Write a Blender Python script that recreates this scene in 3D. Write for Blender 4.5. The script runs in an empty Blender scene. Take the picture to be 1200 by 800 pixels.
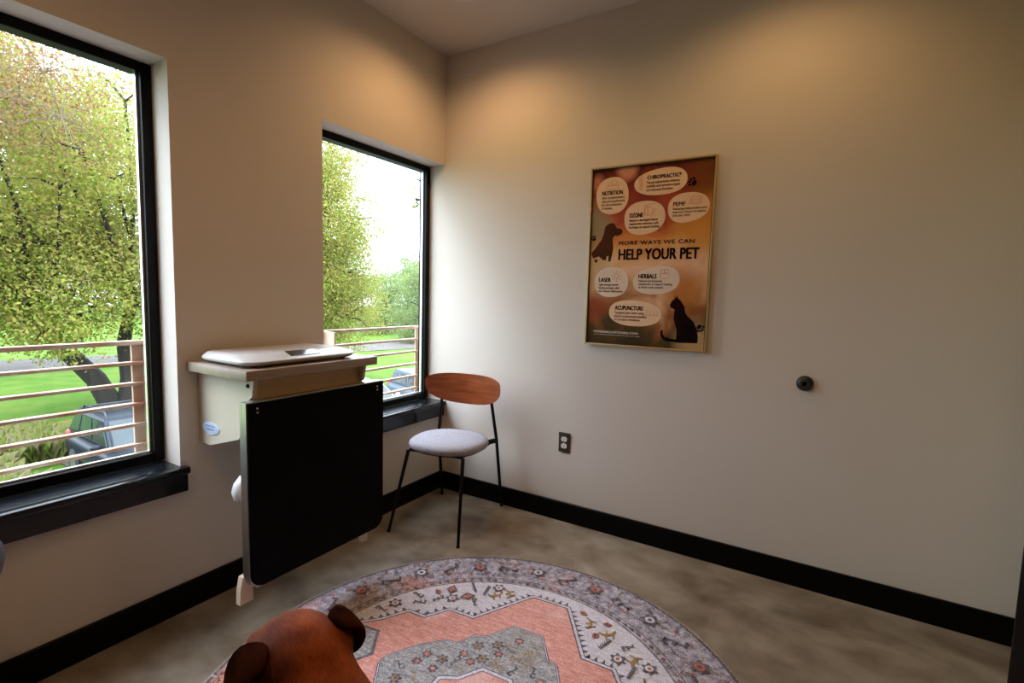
import bpy, bmesh, math, random
import numpy as np
from mathutils import Vector, Matrix, Euler

S = bpy.context.scene
COL = S.collection
PI = math.pi
rnd = random.Random(7)

# ------------------------------------------------------------------ helpers
def srgb(r, g, b):
    f = lambda c: (c / 255 / 12.92) if c / 255 <= 0.04045 else ((c / 255 + 0.055) / 1.055) ** 2.4
    return (f(r), f(g), f(b), 1)

def mat(name, col, rough=0.5, metal=0.0, noise=None, spec=0.5, bump=None, trans=0):
    """principled; noise=(scale, second colour, stretch xyz, detail) ; bump=(scale,strength,dist)"""
    m = bpy.data.materials.new(name); m.use_nodes = True
    nt = m.node_tree; b = nt.nodes['Principled BSDF']
    col = tuple(col) if len(col) == 4 else tuple(col) + (1,)
    b.inputs['Base Color'].default_value = col
    b.inputs['Roughness'].default_value = rough
    b.inputs['Metallic'].default_value = metal
    b.inputs['Specular IOR Level'].default_value = spec
    tc = nt.nodes.new('ShaderNodeTexCoord')
    if noise:
        sc, c2, st, det = noise
        c2 = tuple(c2) if len(c2) == 4 else tuple(c2) + (1,)
        mp = nt.nodes.new('ShaderNodeMapping'); mp.inputs['Scale'].default_value = st
        nz = nt.nodes.new('ShaderNodeTexNoise'); nz.inputs['Scale'].default_value = sc; nz.inputs['Detail'].default_value = det
        rp = nt.nodes.new('ShaderNodeMapRange'); rp.inputs[1].default_value = .3; rp.inputs[2].default_value = .7
        mx = nt.nodes.new('ShaderNodeMix'); mx.data_type = 'RGBA'
        mx.inputs['A'].default_value = col; mx.inputs['B'].default_value = c2
        nt.links.new(tc.outputs['Object'], mp.inputs[0]); nt.links.new(mp.outputs[0], nz.inputs['Vector'])
        nt.links.new(nz.outputs[0], rp.inputs[0]); nt.links.new(rp.outputs[0], mx.inputs['Factor'])
        nt.links.new(mx.outputs['Result'], b.inputs['Base Color'])
    if bump:
        nz2 = nt.nodes.new('ShaderNodeTexNoise'); nz2.inputs['Scale'].default_value = bump[0]; nz2.inputs['Detail'].default_value = 3
        bp = nt.nodes.new('ShaderNodeBump'); bp.inputs['Strength'].default_value = bump[1]; bp.inputs['Distance'].default_value = bump[2]
        nt.links.new(tc.outputs['Object'], nz2.inputs['Vector']); nt.links.new(nz2.outputs[0], bp.inputs['Height'])
        nt.links.new(bp.outputs[0], b.inputs['Normal'])
    return m

def tag(o, label=None, cat=None, group=None, kind=None):
    if label: o['label'] = label
    if cat: o['category'] = cat
    if group: o['group'] = group
    if kind: o['kind'] = kind
    return o

def empty(name, loc=(0, 0, 0), rz=0):
    o = bpy.data.objects.new(name, None); o.empty_display_size = .05
    o.location = loc; o.rotation_euler = (0, 0, rz); COL.objects.link(o); return o

class MB:
    def __init__(s): s.bm = bmesh.new(); s.mi = 0
    def _m(s, faces):
        for f in faces: f.material_index = s.mi
        return faces
    def box(s, lo, hi, bev=0, seg=2, M=None):
        r = bmesh.ops.create_cube(s.bm, size=1)
        vs = r['verts']
        for v in vs:
            v.co = Vector([lo[i] + (v.co[i] + .5) * (hi[i] - lo[i]) for i in range(3)])
        fs = list({f for v in vs for f in v.link_faces}); s._m(fs)
        if bev:
            es = list({e for v in vs for e in v.link_edges})
            r = bmesh.ops.bevel(s.bm, geom=es, offset=bev, segments=seg, profile=.5, affect='EDGES')
            vs = list({v for f in r['faces'] for v in f.verts} | {v for v in vs if v.is_valid})
            s._m({f for v in vs for f in v.link_faces})
        if M is not None: bmesh.ops.transform(s.bm, matrix=M, verts=[v for v in vs if v.is_valid])
        return s
    def loft(s, rings, cap=True, closed=True):
        R = [[s.bm.verts.new(c) for c in ring] for ring in rings]
        n = len(R[0]); out = []
        for a, b in zip(R[:-1], R[1:]):
            for i in range(n if closed else n - 1):
                j = (i + 1) % n
                out.append(s.bm.faces.new((a[i], a[j], b[j], b[i])))
        if cap:
            out.append(s.bm.faces.new(list(reversed(R[0])))); out.append(s.bm.faces.new(R[-1]))
        s._m(out); return s
    def prism(s, pts, axis, a, b):
        """extrude 2-D polygon along axis from a to b; the other two axes in cyclic-free (sorted) order"""
        def P(p, t):
            c = [p[0], p[1]]; c.insert(axis, t); return c
        return s.loft([[P(p, a) for p in pts], [P(p, b) for p in pts]])
    def tube(s, pts, r, n=10, cap=True):
        pts = [Vector(p) for p in pts]; rr = r if isinstance(r, (list, tuple)) else [r] * len(pts)
        rings = []; up = None
        for i, p in enumerate(pts):
            d = (pts[min(i + 1, len(pts) - 1)] - pts[max(i - 1, 0)]).normalized()
            if up is None: up = Vector((0, 0, 1)) if abs(d.z) < .9 else Vector((1, 0, 0))
            x = up.cross(d).normalized(); y = d.cross(x).normalized(); up = y
            rings.append([p + (x * math.cos(2 * PI * k / n) + y * math.sin(2 * PI * k / n)) * rr[i] for k in range(n)])
        return s.loft(rings, cap)
    def cyl(s, a, b, r, n=24): return s.tube([a, b], r, n)
    def lathe(s, prof, center, n=32, axis='z'):
        rings = []
        for (r, h) in prof:
            ring = []
            for k in range(n):
                c, q = r * math.cos(2 * PI * k / n), r * math.sin(2 * PI * k / n)
                v = {'z': (c, q, h), 'y': (c, -h, q), 'x': (h, c, q)}[axis]
                ring.append(Vector(center) + Vector(v))
            rings.append(ring)
        return s.loft(rings)
    def ell(s, c, r, M=None, u=20, v=14):
        q = bmesh.ops.create_uvsphere(s.bm, u_segments=u, v_segments=v, radius=1)
        for w in q['verts']:
            co = Vector((w.co.x * r[0], w.co.y * r[1], w.co.z * r[2]))
            if M is not None: co = M @ co
            w.co = co + Vector(c)
        s._m({f for w in q['verts'] for f in w.link_faces}); return s
    def poly(s, pts): s._m([s.bm.faces.new([s.bm.verts.new(p) for p in pts])]); return s
    def build(s, name, mats, parent=None, smooth=40):
        bmesh.ops.recalc_face_normals(s.bm, faces=s.bm.faces[:])
        me = bpy.data.meshes.new(name)
        for f in s.bm.faces: f.smooth = True
        a = math.radians(smooth)
        for e in s.bm.edges:
            if len(e.link_faces) == 2 and e.calc_face_angle(0) > a: e.smooth = False
        s.bm.to_mesh(me); s.bm.free()
        for m in (mats if isinstance(mats, (list, tuple)) else [mats]): me.materials.append(m)
        o = bpy.data.objects.new(name, me); COL.objects.link(o)
        if parent: o.parent = parent
        return o

def copy_tree(o, parent=None):
    c = o.copy(); COL.objects.link(c); c.parent = parent
    for ch in [x for x in bpy.data.objects if x.parent == o]: copy_tree(ch, c)
    return c

def struct(o): o['kind'] = 'structure'; return o

# ------------------------------------------------------------------ materials
M = {}
M['wall'] = mat('wall_paint', srgb(204, 196, 187), .75, bump=(180, .06, .002), spec=.25)
M['taupe'] = mat('taupe_wall_paint', srgb(150, 124, 98), .8, spec=.2)
M['ceil'] = mat('ceiling_paint', srgb(196, 188, 180), .85, spec=.2)
M['black'] = mat('black_trim_paint', (.0012, .0012, .0014), .4, noise=(4, (.002, .002, .0022), (1, 1, 1), 2), spec=.12)
M['sill'] = mat('sill_slate_paint', (.006, .0075, .011), .2, noise=(6, (.009, .011, .015), (1, 1, 1), 3), spec=.3)
M['frame'] = mat('black_window_frame', (.0012, .0012, .0014), .4, spec=.15)
M['alu'] = mat('aluminium', (.75, .76, .77), .35, .9)
M['steel'] = mat('brushed_steel', (.42, .40, .36), .38, 1, noise=(60, (.5, .47, .43), (1, 1, .03), 2))
M['cream'] = mat('cream_metal', srgb(186, 178, 160), .5, noise=(3, srgb(180, 171, 152), (1, 1, 1), 2))
M['lam'] = mat('grey_laminate', srgb(150, 136, 122), .35, noise=(40, srgb(138, 124, 111), (1, 4, 1), 3))
M['mat'] = mat('black_rubber_mat', (.0012, .0012, .0024), .65, noise=(9, (.0025, .0025, .0042), (1, 1, 1), 4), bump=(70, .35, .003), spec=.06)
M['tan'] = mat('shaded_cream_tan', srgb(196, 166, 124), .5, noise=(4, srgb(188, 158, 116), (1, 6, 1), 3))  # cabinet cream darkened to tan: the front's dim light is painted in
M['legtan'] = mat('tan_enamel', srgb(205, 184, 164), .5)
M['white'] = mat('white_plastic', (.52, .51, .51), .35)
M['lcd'] = mat('lcd_dark', (.012, .014, .014), .15, noise=(30, (.02, .024, .022), (1, 1, 1), 1))
M['lcdseg'] = mat('lcd_glass', (.05, .06, .06), .1)
M['badge'] = mat('pale_blue_badge', srgb(176, 190, 214), .35)
M['badge2'] = mat('badge_blue', srgb(110, 132, 178), .4)
M['wood'] = mat('walnut_veneer', srgb(150, 76, 34), .33, noise=(7, srgb(112, 50, 22), (1, 1, 9), 5))
M['woodedge'] = mat('walnut_edge', srgb(86, 46, 24), .5)
M['fabric'] = mat('grey_fabric', srgb(160, 158, 166), .95, noise=(90, srgb(140, 138, 148), (1, 1, 1), 4), bump=(400, .3, .002), spec=.1)
M['chairmetal'] = mat('black_powder_coat', (.0035, .0035, .004), .5, spec=.2)
M['brass'] = mat('brass_frame', srgb(196, 172, 120), .35, .75)
M['darkline'] = mat('frame_inner_lip', (.02, .017, .014), .5)
M['bronze'] = mat('bronze_plate', srgb(70, 58, 48), .4, .3)
M['rec'] = mat('outlet_white', (.8, .79, .77), .35)
M['slot'] = mat('slot_black', (.02, .02, .02), .6)
M['rubber'] = mat('black_rubber', (.007, .007, .008), .42)
M['rubber2'] = mat('grey_rubber', (.045, .045, .05), .35)
M['doorface'] = mat('pale_green_door_paint', srgb(206, 212, 184), .5)
M['dooredge'] = mat('dark_door_edge', (.004, .0035, .003), .4)
M['stoolseat'] = mat('blue_grey_vinyl', srgb(80, 84, 96), .55, spec=.2)

# floor: stained polished concrete
def floor_mat():
    m = bpy.data.materials.new('stained_concrete'); m.use_nodes = True; nt = m.node_tree; b = nt.nodes['Principled BSDF']
    N = lambda t: nt.nodes.new(t); L = nt.links.new
    tc = N('ShaderNodeTexCoord')
    n1 = N('ShaderNodeTexNoise'); n1.inputs['Scale'].default_value = 2.2; n1.inputs['Detail'].default_value = 7; n1.inputs['Roughness'].default_value = .62; n1.inputs['Distortion'].default_value = .9
    mp = N('ShaderNodeMapping'); mp.inputs['Rotation'].default_value = (0, 0, .5); mp.inputs['Scale'].default_value = (1, 1.5, 1)
    n2 = N('ShaderNodeTexNoise'); n2.inputs['Scale'].default_value = 6; n2.inputs['Detail'].default_value = 6
    r1 = N('ShaderNodeValToRGB'); e = r1.color_ramp.elements
    e[0].position = .3; e[0].color = srgb(74, 62, 48); e[1].position = .72; e[1].color = srgb(160, 148, 132)
    e.new(.42).color = srgb(106, 92, 75); e.new(.55).color = srgb(130, 117, 100)
    r2 = N('ShaderNodeValToRGB'); q = r2.color_ramp.elements
    q[0].position = .35; q[0].color = srgb(92, 76, 58); q[1].position = .65; q[1].color = srgb(166, 156, 142)
    mx = N('ShaderNodeMix'); mx.data_type = 'RGBA'; mx.inputs['Factor'].default_value = .33
    L(tc.outputs['Object'], n1.inputs['Vector']); L(tc.outputs['Object'], mp.inputs[0]); L(mp.outputs[0], n2.inputs['Vector'])
    L(n1.outputs[0], r1.inputs[0]); L(n2.outputs[0], r2.inputs[0]); L(r1.outputs[0], mx.inputs['A']); L(r2.outputs[0], mx.inputs['B'])
    L(mx.outputs['Result'], b.inputs['Base Color'])
    rr = N('ShaderNodeMapRange'); rr.inputs[3].default_value = .28; rr.inputs[4].default_value = .5
    L(n2.outputs[0], rr.inputs[0]); L(rr.outputs[0], b.inputs['Roughness'])
    b.inputs['Specular IOR Level'].default_value = .4
    return m
M['floor'] = floor_mat()

def glass_mat(name='window_glass', tint=(1, 1, 1, 1)):
    m = bpy.data.materials.new(name); m.use_nodes = True; nt = m.node_tree; nt.nodes.clear()
    o = nt.nodes.new('ShaderNodeOutputMaterial'); t = nt.nodes.new('ShaderNodeBsdfTransparent'); g = nt.nodes.new('ShaderNodeBsdfGlossy')
    g.inputs['Roughness'].default_value = 0; t.inputs[0].default_value = tint
    f = nt.nodes.new('ShaderNodeFresnel'); ge = nt.nodes.new('ShaderNodeNewGeometry'); io = nt.nodes.new('ShaderNodeMapRange')
    io.inputs[3].default_value = 1.3; io.inputs[4].default_value = 1 / 1.3; nt.links.new(ge.outputs['Backfacing'], io.inputs[0]); nt.links.new(io.outputs[0], f.inputs[0])
    mx = nt.nodes.new('ShaderNodeMixShader')
    nt.links.new(f.outputs[0], mx.inputs[0]); nt.links.new(t.outputs[0], mx.inputs[1]); nt.links.new(g.outputs[0], mx.inputs[2]); nt.links.new(mx.outputs[0], o.inputs[0])
    return m
M['glass'] = glass_mat()

# ------------------------------------------------------------------ room shell
XR, YF, H = 2.93, -3.5, 2.75
b = MB(); b.box((-.2, YF - .15, -.12), (XR + 1.6, .15, 0)); struct(b.build('floor', M['floor']))
b = MB(); b.box((-.2, YF - .15, H), (XR + 1.6, .15, H + .12)); struct(b.build('ceiling', M['ceil']))
W1 = (-2.515, -1.592, .578, 2.104); W2 = (-.924, 0.0, .578, 2.094)
b = MB()
for y0, y1, z0, z1 in [(YF - .15, W1[0], 0, H), (W1[1], W2[0], 0, H), (W1[0], W1[1], 0, W1[2]), (W1[0], W1[1], W1[3], H), (W2[0], 0, 0, W2[2]), (W2[0], 0, W2[3], H)]:
    b.box((-.2, y0, z0), (0, y1, z1))
struct(b.build('wall_left', M['wall']))
b = MB(); b.box((-.2, 0, 0), (XR + .12, .15, H)); struct(b.build('wall_back', M['wall']))
b = MB(); b.box((XR, YF, 0), (XR + .12, -1.03, H)); b.box((XR, -.09, 0), (XR + .12, 0, H)); b.box((XR, -1.03, 2.12), (XR + .12, -.09, H))
struct(b.build('wall_right', M['taupe']))
b = MB(); b.box((0, YF - .15, 0), (XR + .12, YF, H)); struct(b.build('wall_front', M['taupe']))
b = MB(); b.box((XR + 1.5, YF, 0), (XR + 1.6, .15, H)); b.box((XR + .12, .05, 0), (XR + 1.5, .15, H)); b.box((XR + .12, YF - .15, 0), (XR + 1.5, YF - .05, H))
struct(b.build('wall_hall', M['taupe']))
BBH = .112
def baseboard(name, lo, hi): b = MB(); b.box(lo, hi, .002, 1); struct(b.build(name, M['black']))
baseboard('baseboard_left', (0, YF, 0), (.015, 0, BBH))
baseboard('baseboard_back', (.015, -.015, 0), (XR - .0, 0, BBH))
baseboard('baseboard_right', (XR - .015, YF, 0), (XR, -1.1, BBH))

def window(name, W, sill_y0, sill_y1):
    y0, y1, z0, z1 = W
    root = struct(empty(name, (-.15, (y0 + y1) / 2, z0)))
    ox, oy, oz = root.location
    def B(): return MB()
    f = .036
    b = B(); sy0, sy1 = y0 - oy, y1 - oy; h = z1 - z0
    for lo, hi in [((-.03, sy0, .012), (.032, sy0 + f, h)), ((-.03, sy1 - f, .012), (.032, sy1, h)), ((-.03, sy0 + f, h - f), (.032, sy1 - f, h)), ((-.03, sy0 + f, .012), (.032, sy1 - f, .012 + f))]:
        b.box(lo, hi, .003, 1)
    b.build('window_frame', M['frame'], root)
    b = B()   # bright glazing spacer just inside the frame
    for lo, hi in [((-.008, sy0 + f, .012 + f), (.008, sy0 + f + .008, h - f)), ((-.008, sy1 - f - .008, .012 + f), (.008, sy1 - f, h - f)), ((-.008, sy0 + f + .008, .012 + f), (.008, sy1 - f - .008, .012 + f + .007))]:
        b.box(lo, hi)
    b.build('glazing_bead', M['alu'], root)
    b = B(); b.box((-.004, sy0 + f * .8, .012 + f * .8), (.0, sy1 - f * .8, h - f * .8)); b.build('pane', M['glass'], root)
    b = B()
    b.box((-.0, sy0 + .001, -.018), (.15, sy1 - .001, .008))
    b.box((.15, sill_y0 - oy, -.018), (.186, sill_y1 - oy, .008), .004, 2)
    b.box((.15, sill_y0 - oy + .006, -.088), (.176, sill_y1 - oy - .006, -.018), .002, 1)
    b.build('window_sill', M['sill'], root)
    return root
window('window_1', W1, -2.535, -1.571)
window('window_2', W2, -.944, -.001)

# door standing ajar into the room at the right edge of the picture
hx, hy = XR - .018, -.13; ang = math.atan2(-.805, -.355)
root = struct(empty('door_1', (hx, hy, 0), ang))
b = MB(); b.box((0, -.02, .008), (.862, .02, 2.06), .002, 1); b.build('door_leaf', M['doorface'], root)
b = MB(); b.box((.862, -.0215, .008), (.88, .0215, 2.06), .002, 1); b.box((.80, .019, .008), (.864, .0225, 2.06), .001, 1); b.build('door_edge', M['dooredge'], root)
for sd in (1,):
    b = MB(); b.cyl((.80, .02 * sd, .95), (.80, .027 * sd, .95), .027); b.cyl((.80, .027 * sd, .95), (.80, .055 * sd, .95), .009, 12)
    b.tube([(.80, .055 * sd, .95), (.775, .057 * sd, .95), (.70, .055 * sd, .95)], .009, 12); b.build('door_handle', M['chairmetal'], root)
b = MB()
for lo, hi in [((XR - .018, -.09, 0), (XR, -.03, 2.18)), ((XR - .018, -1.09, 0), (XR, -1.03, 2.18)), ((XR - .018, -1.03, 2.12), (XR, -.09, 2.18))]: b.box(lo, hi, .002, 1)
o = b.build('door_casing', M['black']); struct(o); o.name = 'trim_1'

# ------------------------------------------------------------------ recessed lights, plus added fill lamps out of view
def emit_mat(name, col, s):
    m = bpy.data.materials.new(name); m.use_nodes = True; nt = m.node_tree; nt.nodes.clear()
    o = nt.nodes.new('ShaderNodeOutputMaterial'); e = nt.nodes.new('ShaderNodeEmission'); e.inputs[0].default_value = col; e.inputs[1].default_value = s
    nt.links.new(e.outputs[0], o.inputs[0]); return m
WARM = (1.0, .57, .23)
M['lens'] = emit_mat('lamp_lens', (1, .72, .42, 1), 2.0)
M['trimring'] = mat('lamp_trim_white', (.62, .58, .54), .5)
lights = [(.50, -.50, 'round recessed ceiling light near the corner, above the grey chair', 8.5),
          (1.90, -.52, 'round recessed ceiling light nearest the back wall, above the black wall stop', 6),
          (.95, -2.6, 'added warm fill light, out of view over the dog end of the rug', 10),  # unseen lamp, added to warm the left wall
          (2.3, -2.2, 'added weak fill light, out of view in front of the door side', 3)]  # unseen lamp, added as weak warm fill
for x, y, lab, pw in lights:
    r = empty('ceiling_light', (x, y, H)); tag(r, lab, 'ceiling light', 'recessed ceiling lights')
    b = MB(); b.lathe([(.062, 0), (.062, -.004), (.07, -.008), (.088, -.006), (.09, 0)], (0, 0, 0), 40); b.build('trim_ring', M['trimring'], r)
    b = MB(); b.lathe([(.0005, -.0035), (.061, -.0035), (.061, -.001), (.0005, -.001)], (0, 0, 0), 40); b.build('lens', M['lens'], r)
    l = bpy.data.lights.new('downlight', 'SPOT'); l.energy = pw; l.color = WARM; l.spot_size = math.radians(160); l.spot_blend = .7; l.shadow_soft_size = .055
    lo = bpy.data.objects.new('downlight', l); lo.location = (0, 0, -.012); COL.objects.link(lo); lo.parent = r

# ------------------------------------------------------------------ wall-mounted folding exam table
T = empty('folding_exam_table', (0, -1.256, .15))
tag(T, 'wall-mounted folding exam table with cream cabinet, grey top and black leaf hanging down', 'exam table')
tx, ty, tz = T.location
def rel(v): return (v[0] - tx, v[1] - ty, v[2] - tz)
def pb(b, name, m, parent=T):
    bmesh.ops.translate(b.bm, verts=b.bm.verts[:], vec=(-tx, -ty, -tz)); return b.build(name, m, parent)
b = MB(); b.box((0.001, -1.56, .958), (.402, -.952, .994), .0025, 2); pb(b, 'countertop', M['lam'])
prof = [(.001, .669), (.078, .666), (.092, .670), (.278, .723), (.318, .80), (.334, .862), (.345, .872), (.352, .884), (.366, .893), (.372, .925), (.379, .957), (.001, .957)]
for y0, y1 in ((-1.519, -1.503), (-1.011, -.995)):
    b = MB(); b.loft([[(x, y0, z) for x, z in prof], [(x, y1, z) for x, z in prof]]); pb(b, 'side_panel', M['cream'])
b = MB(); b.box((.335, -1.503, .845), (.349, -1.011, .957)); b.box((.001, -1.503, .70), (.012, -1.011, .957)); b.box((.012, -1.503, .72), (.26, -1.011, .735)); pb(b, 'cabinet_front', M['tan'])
for y, sy in ((-1.519, -1), (-.995, 1)):
    b = MB(); b.lathe([(.0005, 0), (.008, 0), (.008, .003), (.005, .006), (.0005, .006)], (.343, y, .932), 16, 'y' ) if sy < 0 else b.lathe([(.0005, 0), (.008, 0), (.008, -.003), (.005, -.006), (.0005, -.006)], (.343, y, .932), 16, 'y')
    pb(b, 'screw', M['chairmetal'])
# badge
bd = MB(); bd.loft([[(.090 + .06 * k * math.cos(a), -1.519 - t, .735 + .0245 * k * math.sin(a)) for a in np.linspace(0, 2 * PI, 40, endpoint=False)] for k, t in ((1, 0), (1, .002), (.96, .003))])
bdo = pb(bd, 'badge', M['badge']); bdo['label'] = 'pale blue oval maker badge on the cabinet side'
b = MB()
for k, (w, z) in enumerate(((.07, .741), (.05, .728))):
    n = 12
    for i in range(n):
        x = .09 - w / 2 + w * i / n
        b.box((x, -1.5226, z), (x + w / n * .6, -1.5219, z + (.006 if i % 3 else .009)))
pb(b, 'badge_lettering', M['badge2'], T)
# the hanging leaf
lp = [(-1.568, .884), (-.925, .884), (-.925, .25), (-.932, .22), (-.955, .2), (-1.538, .2), (-1.561, .22), (-1.568, .25)]
b = MB(); b.prism(lp, 0, .370, .4085)
leaf = pb(b, 'table_leaf', M['steel'])
def mat_outline(i, r=.05):
    y0, y1, z0, z1 = -1.568 + i, -.925 - i, .2 + i, .884 - i
    P = [(y0, z1), (y1, z1)]
    for k in range(7): a = -k / 6 * PI / 2; P.append((y1 - r + r * math.cos(a), z0 + r + r * math.sin(a)))
    for k in range(7): a = -PI / 2 - k / 6 * PI / 2; P.append((y0 + r + r * math.cos(a), z0 + r + r * math.sin(a)))
    return P
b = MB(); b.loft([[(x, y, z) for y, z in mat_outline(i)] for x, i in ((.4085, .004), (.4150, .004), (.4165, .0055))])
m_ = pb(b, 'rubber_mat', M['mat']); m_['label'] = 'black rubber mat facing the hanging leaf'
for y, z in ((-1.531, .862), (-1.530, .847), (-.967, .862), (-.966, .847)):
    b = MB(); b.lathe([(.0005, .0158), (.0005, .019), (.003, .0185), (.0042, .0165), (.0042, .0158)], (.4, y, z), 12, 'x'); pb(b, 'screw', M['alu'])
for y, sy in ((-1.552, -.026), (-1.000, -.004)):
    b = MB(); b.box((.343, y, .175), (.362, y + .024, .80), .002, 1); b.loft([[(x, yy + y, z) for x, yy in ((.338, w0), (.364, w0), (.364, .024), (.338, .024))] for z, w0 in ((.134, sy), (.19, sy * .9), (.235, sy * .55), (.236, 0))]); pb(b, 'leg', M['legtan'])
b = MB(); b.box((.346, -1.549, .60), (.358, -1.005, .625), .002, 1); pb(b, 'cross_bar', M['legtan'])
b = MB(); b.box((.349, -1.52, .862), (.372, -.99, .878), .002, 1); b.cyl((.358, -1.50, .874), (.358, -1.01, .874), .006, 10); pb(b, 'hinge', M['steel'])

b = MB(); b.lathe([(.0005, -.022), (.055, -.022), (.063, -.012), (.063, .012), (.055, .022), (.0005, .022)], (.30, -1.495, .534), 12, 'x')
k_ = pb(b, 'round_pad', M['white']); k_['label'] = 'round white pad behind the hanging leaf'
b = MB(); b.cyl((.32, -1.495, .534), (.371, -1.495, .534), .012, 12); pb(b, 'pad_stem', M['legtan'])

# ------------------------------------------------------------------ pet scale on the counter
SC = empty('pet_scale', (.2, -1.283, .9945)); tag(SC, 'low white digital pet scale lying on the grey tabletop', 'scale')
def rrect(hx_, hy_, r, z, n=8, cx=0, cy=0):
    P = []
    for sx, sy, a0 in ((1, 1, 0), (-1, 1, PI / 2), (-1, -1, PI), (1, -1, 1.5 * PI)):
        for k in range(n + 1):
            a = a0 + k / n * PI / 2; P.append((cx + sx * (hx_ - r) + r * math.cos(a), cy + sy * (hy_ - r) + r * math.sin(a), z))
    return P
b = MB(); b.loft([rrect(.162, .245, .06, .008), rrect(.172, .256, .065, .016), rrect(.173, .257, .065, .023), rrect(.166, .252, .063, .029, cx=-.004), rrect(.130, .238, .055, .0405, cx=-.032), rrect(.112, .222, .05, .0425, cx=-.034), rrect(.09, .19, .045, .0405, cx=-.034), rrect(.02, .03, .015, .040, cx=-.034)])
b.build('platform', M['white'], SC)
# control strip on the sloping front edge
TM = Matrix.Translation((.128, -.012, .0345)) @ Matrix.Rotation(math.radians(19), 4, 'Y')
def tilt(b): bmesh.ops.transform(b.bm, matrix=TM, verts=b.bm.verts[:]); return b
b = MB(); b.loft([rrect(.030, .095, .025, -.004), rrect(.030, .095, .025, .0035), rrect(.027, .092, .024, .005)]); tilt(b).build('control_panel', M['white'], SC)
b = MB(); b.loft([rrect(.0235, .068, .003, .004, cy=.012), rrect(.0225, .067, .003, .0062, cy=.012)]); d = tilt(b).build('display', M['lcd'], SC); d['label'] = 'dark digital display'
b = MB(); b.loft([rrect(.013, .040, .002, .006, cy=.012), rrect(.013, .040, .002, .0066, cy=.012)]); tilt(b).build('display_glass', M['lcdseg'], SC)
for sx in (-1, 1):
    for sy in (-1, 1):
        b = MB(); b.cyl((sx * .12, sy * .2, 0), (sx * .12, sy * .2, .012), .016, 16); b.build('foot', M['rubber'], SC)

# ------------------------------------------------------------------ chair
def make_chair(label):
    c = empty('side_chair'); tag(c, label, 'chair')     # local: x = right in picture, y = back (towards wall), front is -y
    # seat pad
    def ring(k, z, n=40):
        P = []
        for i in range(n):
            a = 2 * PI * i / n
            ca, sa = math.cos(a), math.sin(a)
            e = 2.5
            q = (abs(ca) ** e + abs(sa) ** e) ** (-1 / e)
            w = .218 * k * (1 - .10 * max(0, sa * q) ** 2)
            P.append((w * ca * q, -.005 + .205 * k * sa * q - .012 * (1 - abs(ca)) * 0, z))
        return P
    b = MB(); b.loft([ring(.90, .428), ring(.97, .432), ring(1, .445), ring(.985, .460), ring(.93, .471), ring(.8, .4775), ring(.55, .481), ring(.2, .482)])
    b.build('seat', M['fabric'], c, 60)
    b = MB(); b.loft([ring(.86, .418), ring(.9, .428)]); b.build('seat_base', M['chairmetal'], c)
    # backrest: bent ply
    def outline(n=56):
        P = []
        for i in range(n):
            a = 2 * PI * i / n; ca, sa = math.cos(a), math.sin(a)
            e = 3.6 if sa > 0 else 2.4
            q = (abs(ca) ** e + abs(sa) ** e) ** (-1 / e)
            P.append((ca * q, sa * q))
        return P
    def bk(u, v, off):      # u in -1..1 , v in -1..1
        s_ = u * .245; z = .745 + (.066 if v > 0 else .118) * v
        y = .208 - .075 * u * u + (z - .70) * -.06
        return Vector((s_, y + off, z))
    O = outline()
    ks = (.02, .35, .65, .88, 1.0)
    b = MB(); b.loft([[bk(u * k, v * k, -.006) for u, v in O] for k in ks] + [[bk(u * k, v * k, .006) for u, v in O] for k in reversed(ks)])
    bo = b.build('backrest', [M['wood']], c, 50)
    for s_ in (-1, 1):
        b = MB(); b.tube([(s_ * .208, .285, 0), (s_ * .195, .213, .43), (s_ * .165, .193, .66), (s_ * .155, .192, .76)], [.0085, .0095, .0095, .008], 12); b.cyl((s_ * .208, .285, 0), (s_ * .2078, .2845, .006), .011, 12); b.build('leg', M['chairmetal'], c)
        b = MB(); b.tube([(s_ * .21, -.285, 0), (s_ * .168, -.165, .424)], [.0075, .0105], 12); b.cyl((s_ * .21, -.285, 0), (s_ * .2095, -.2835, .006), .010, 12); b.build('leg', M['chairmetal'], c)
        b = MB(); b.loft([[(s_ * x + w * .9, y - w * .3 * s_, z) for w, z in ((-.007, .414), (.007, .414), (.007, .440), (-.007, .440))] for x, y in ((.10, .02), (.150, .12), (.196, .212))]); b.build('side_rail', M['chairmetal'], c)
        b = MB(); b.box((-.007, -.17, .418), (.007, .13, .432), .002, 1, Matrix.Translation((s_ * .155, 0, 0))); b.build('seat_rail', M['chairmetal'], c)
    b = MB(); b.box((-.165, -.168, .418), (.165, -.15, .432), .002, 1); b.build('cross_rail', M['chairmetal'], c)
    b = MB(); b.box((-.187, .12, .418), (.187, .135, .432), .002, 1); b.build('cross_rail', M['chairmetal'], c)
    return c
ch = make_chair('grey upholstered chair with walnut plywood back and thin black legs, in the corner')
ch.location = (.347, -.347, 0); ch.rotation_euler = (0, 0, math.atan2(.165, .986))

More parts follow.
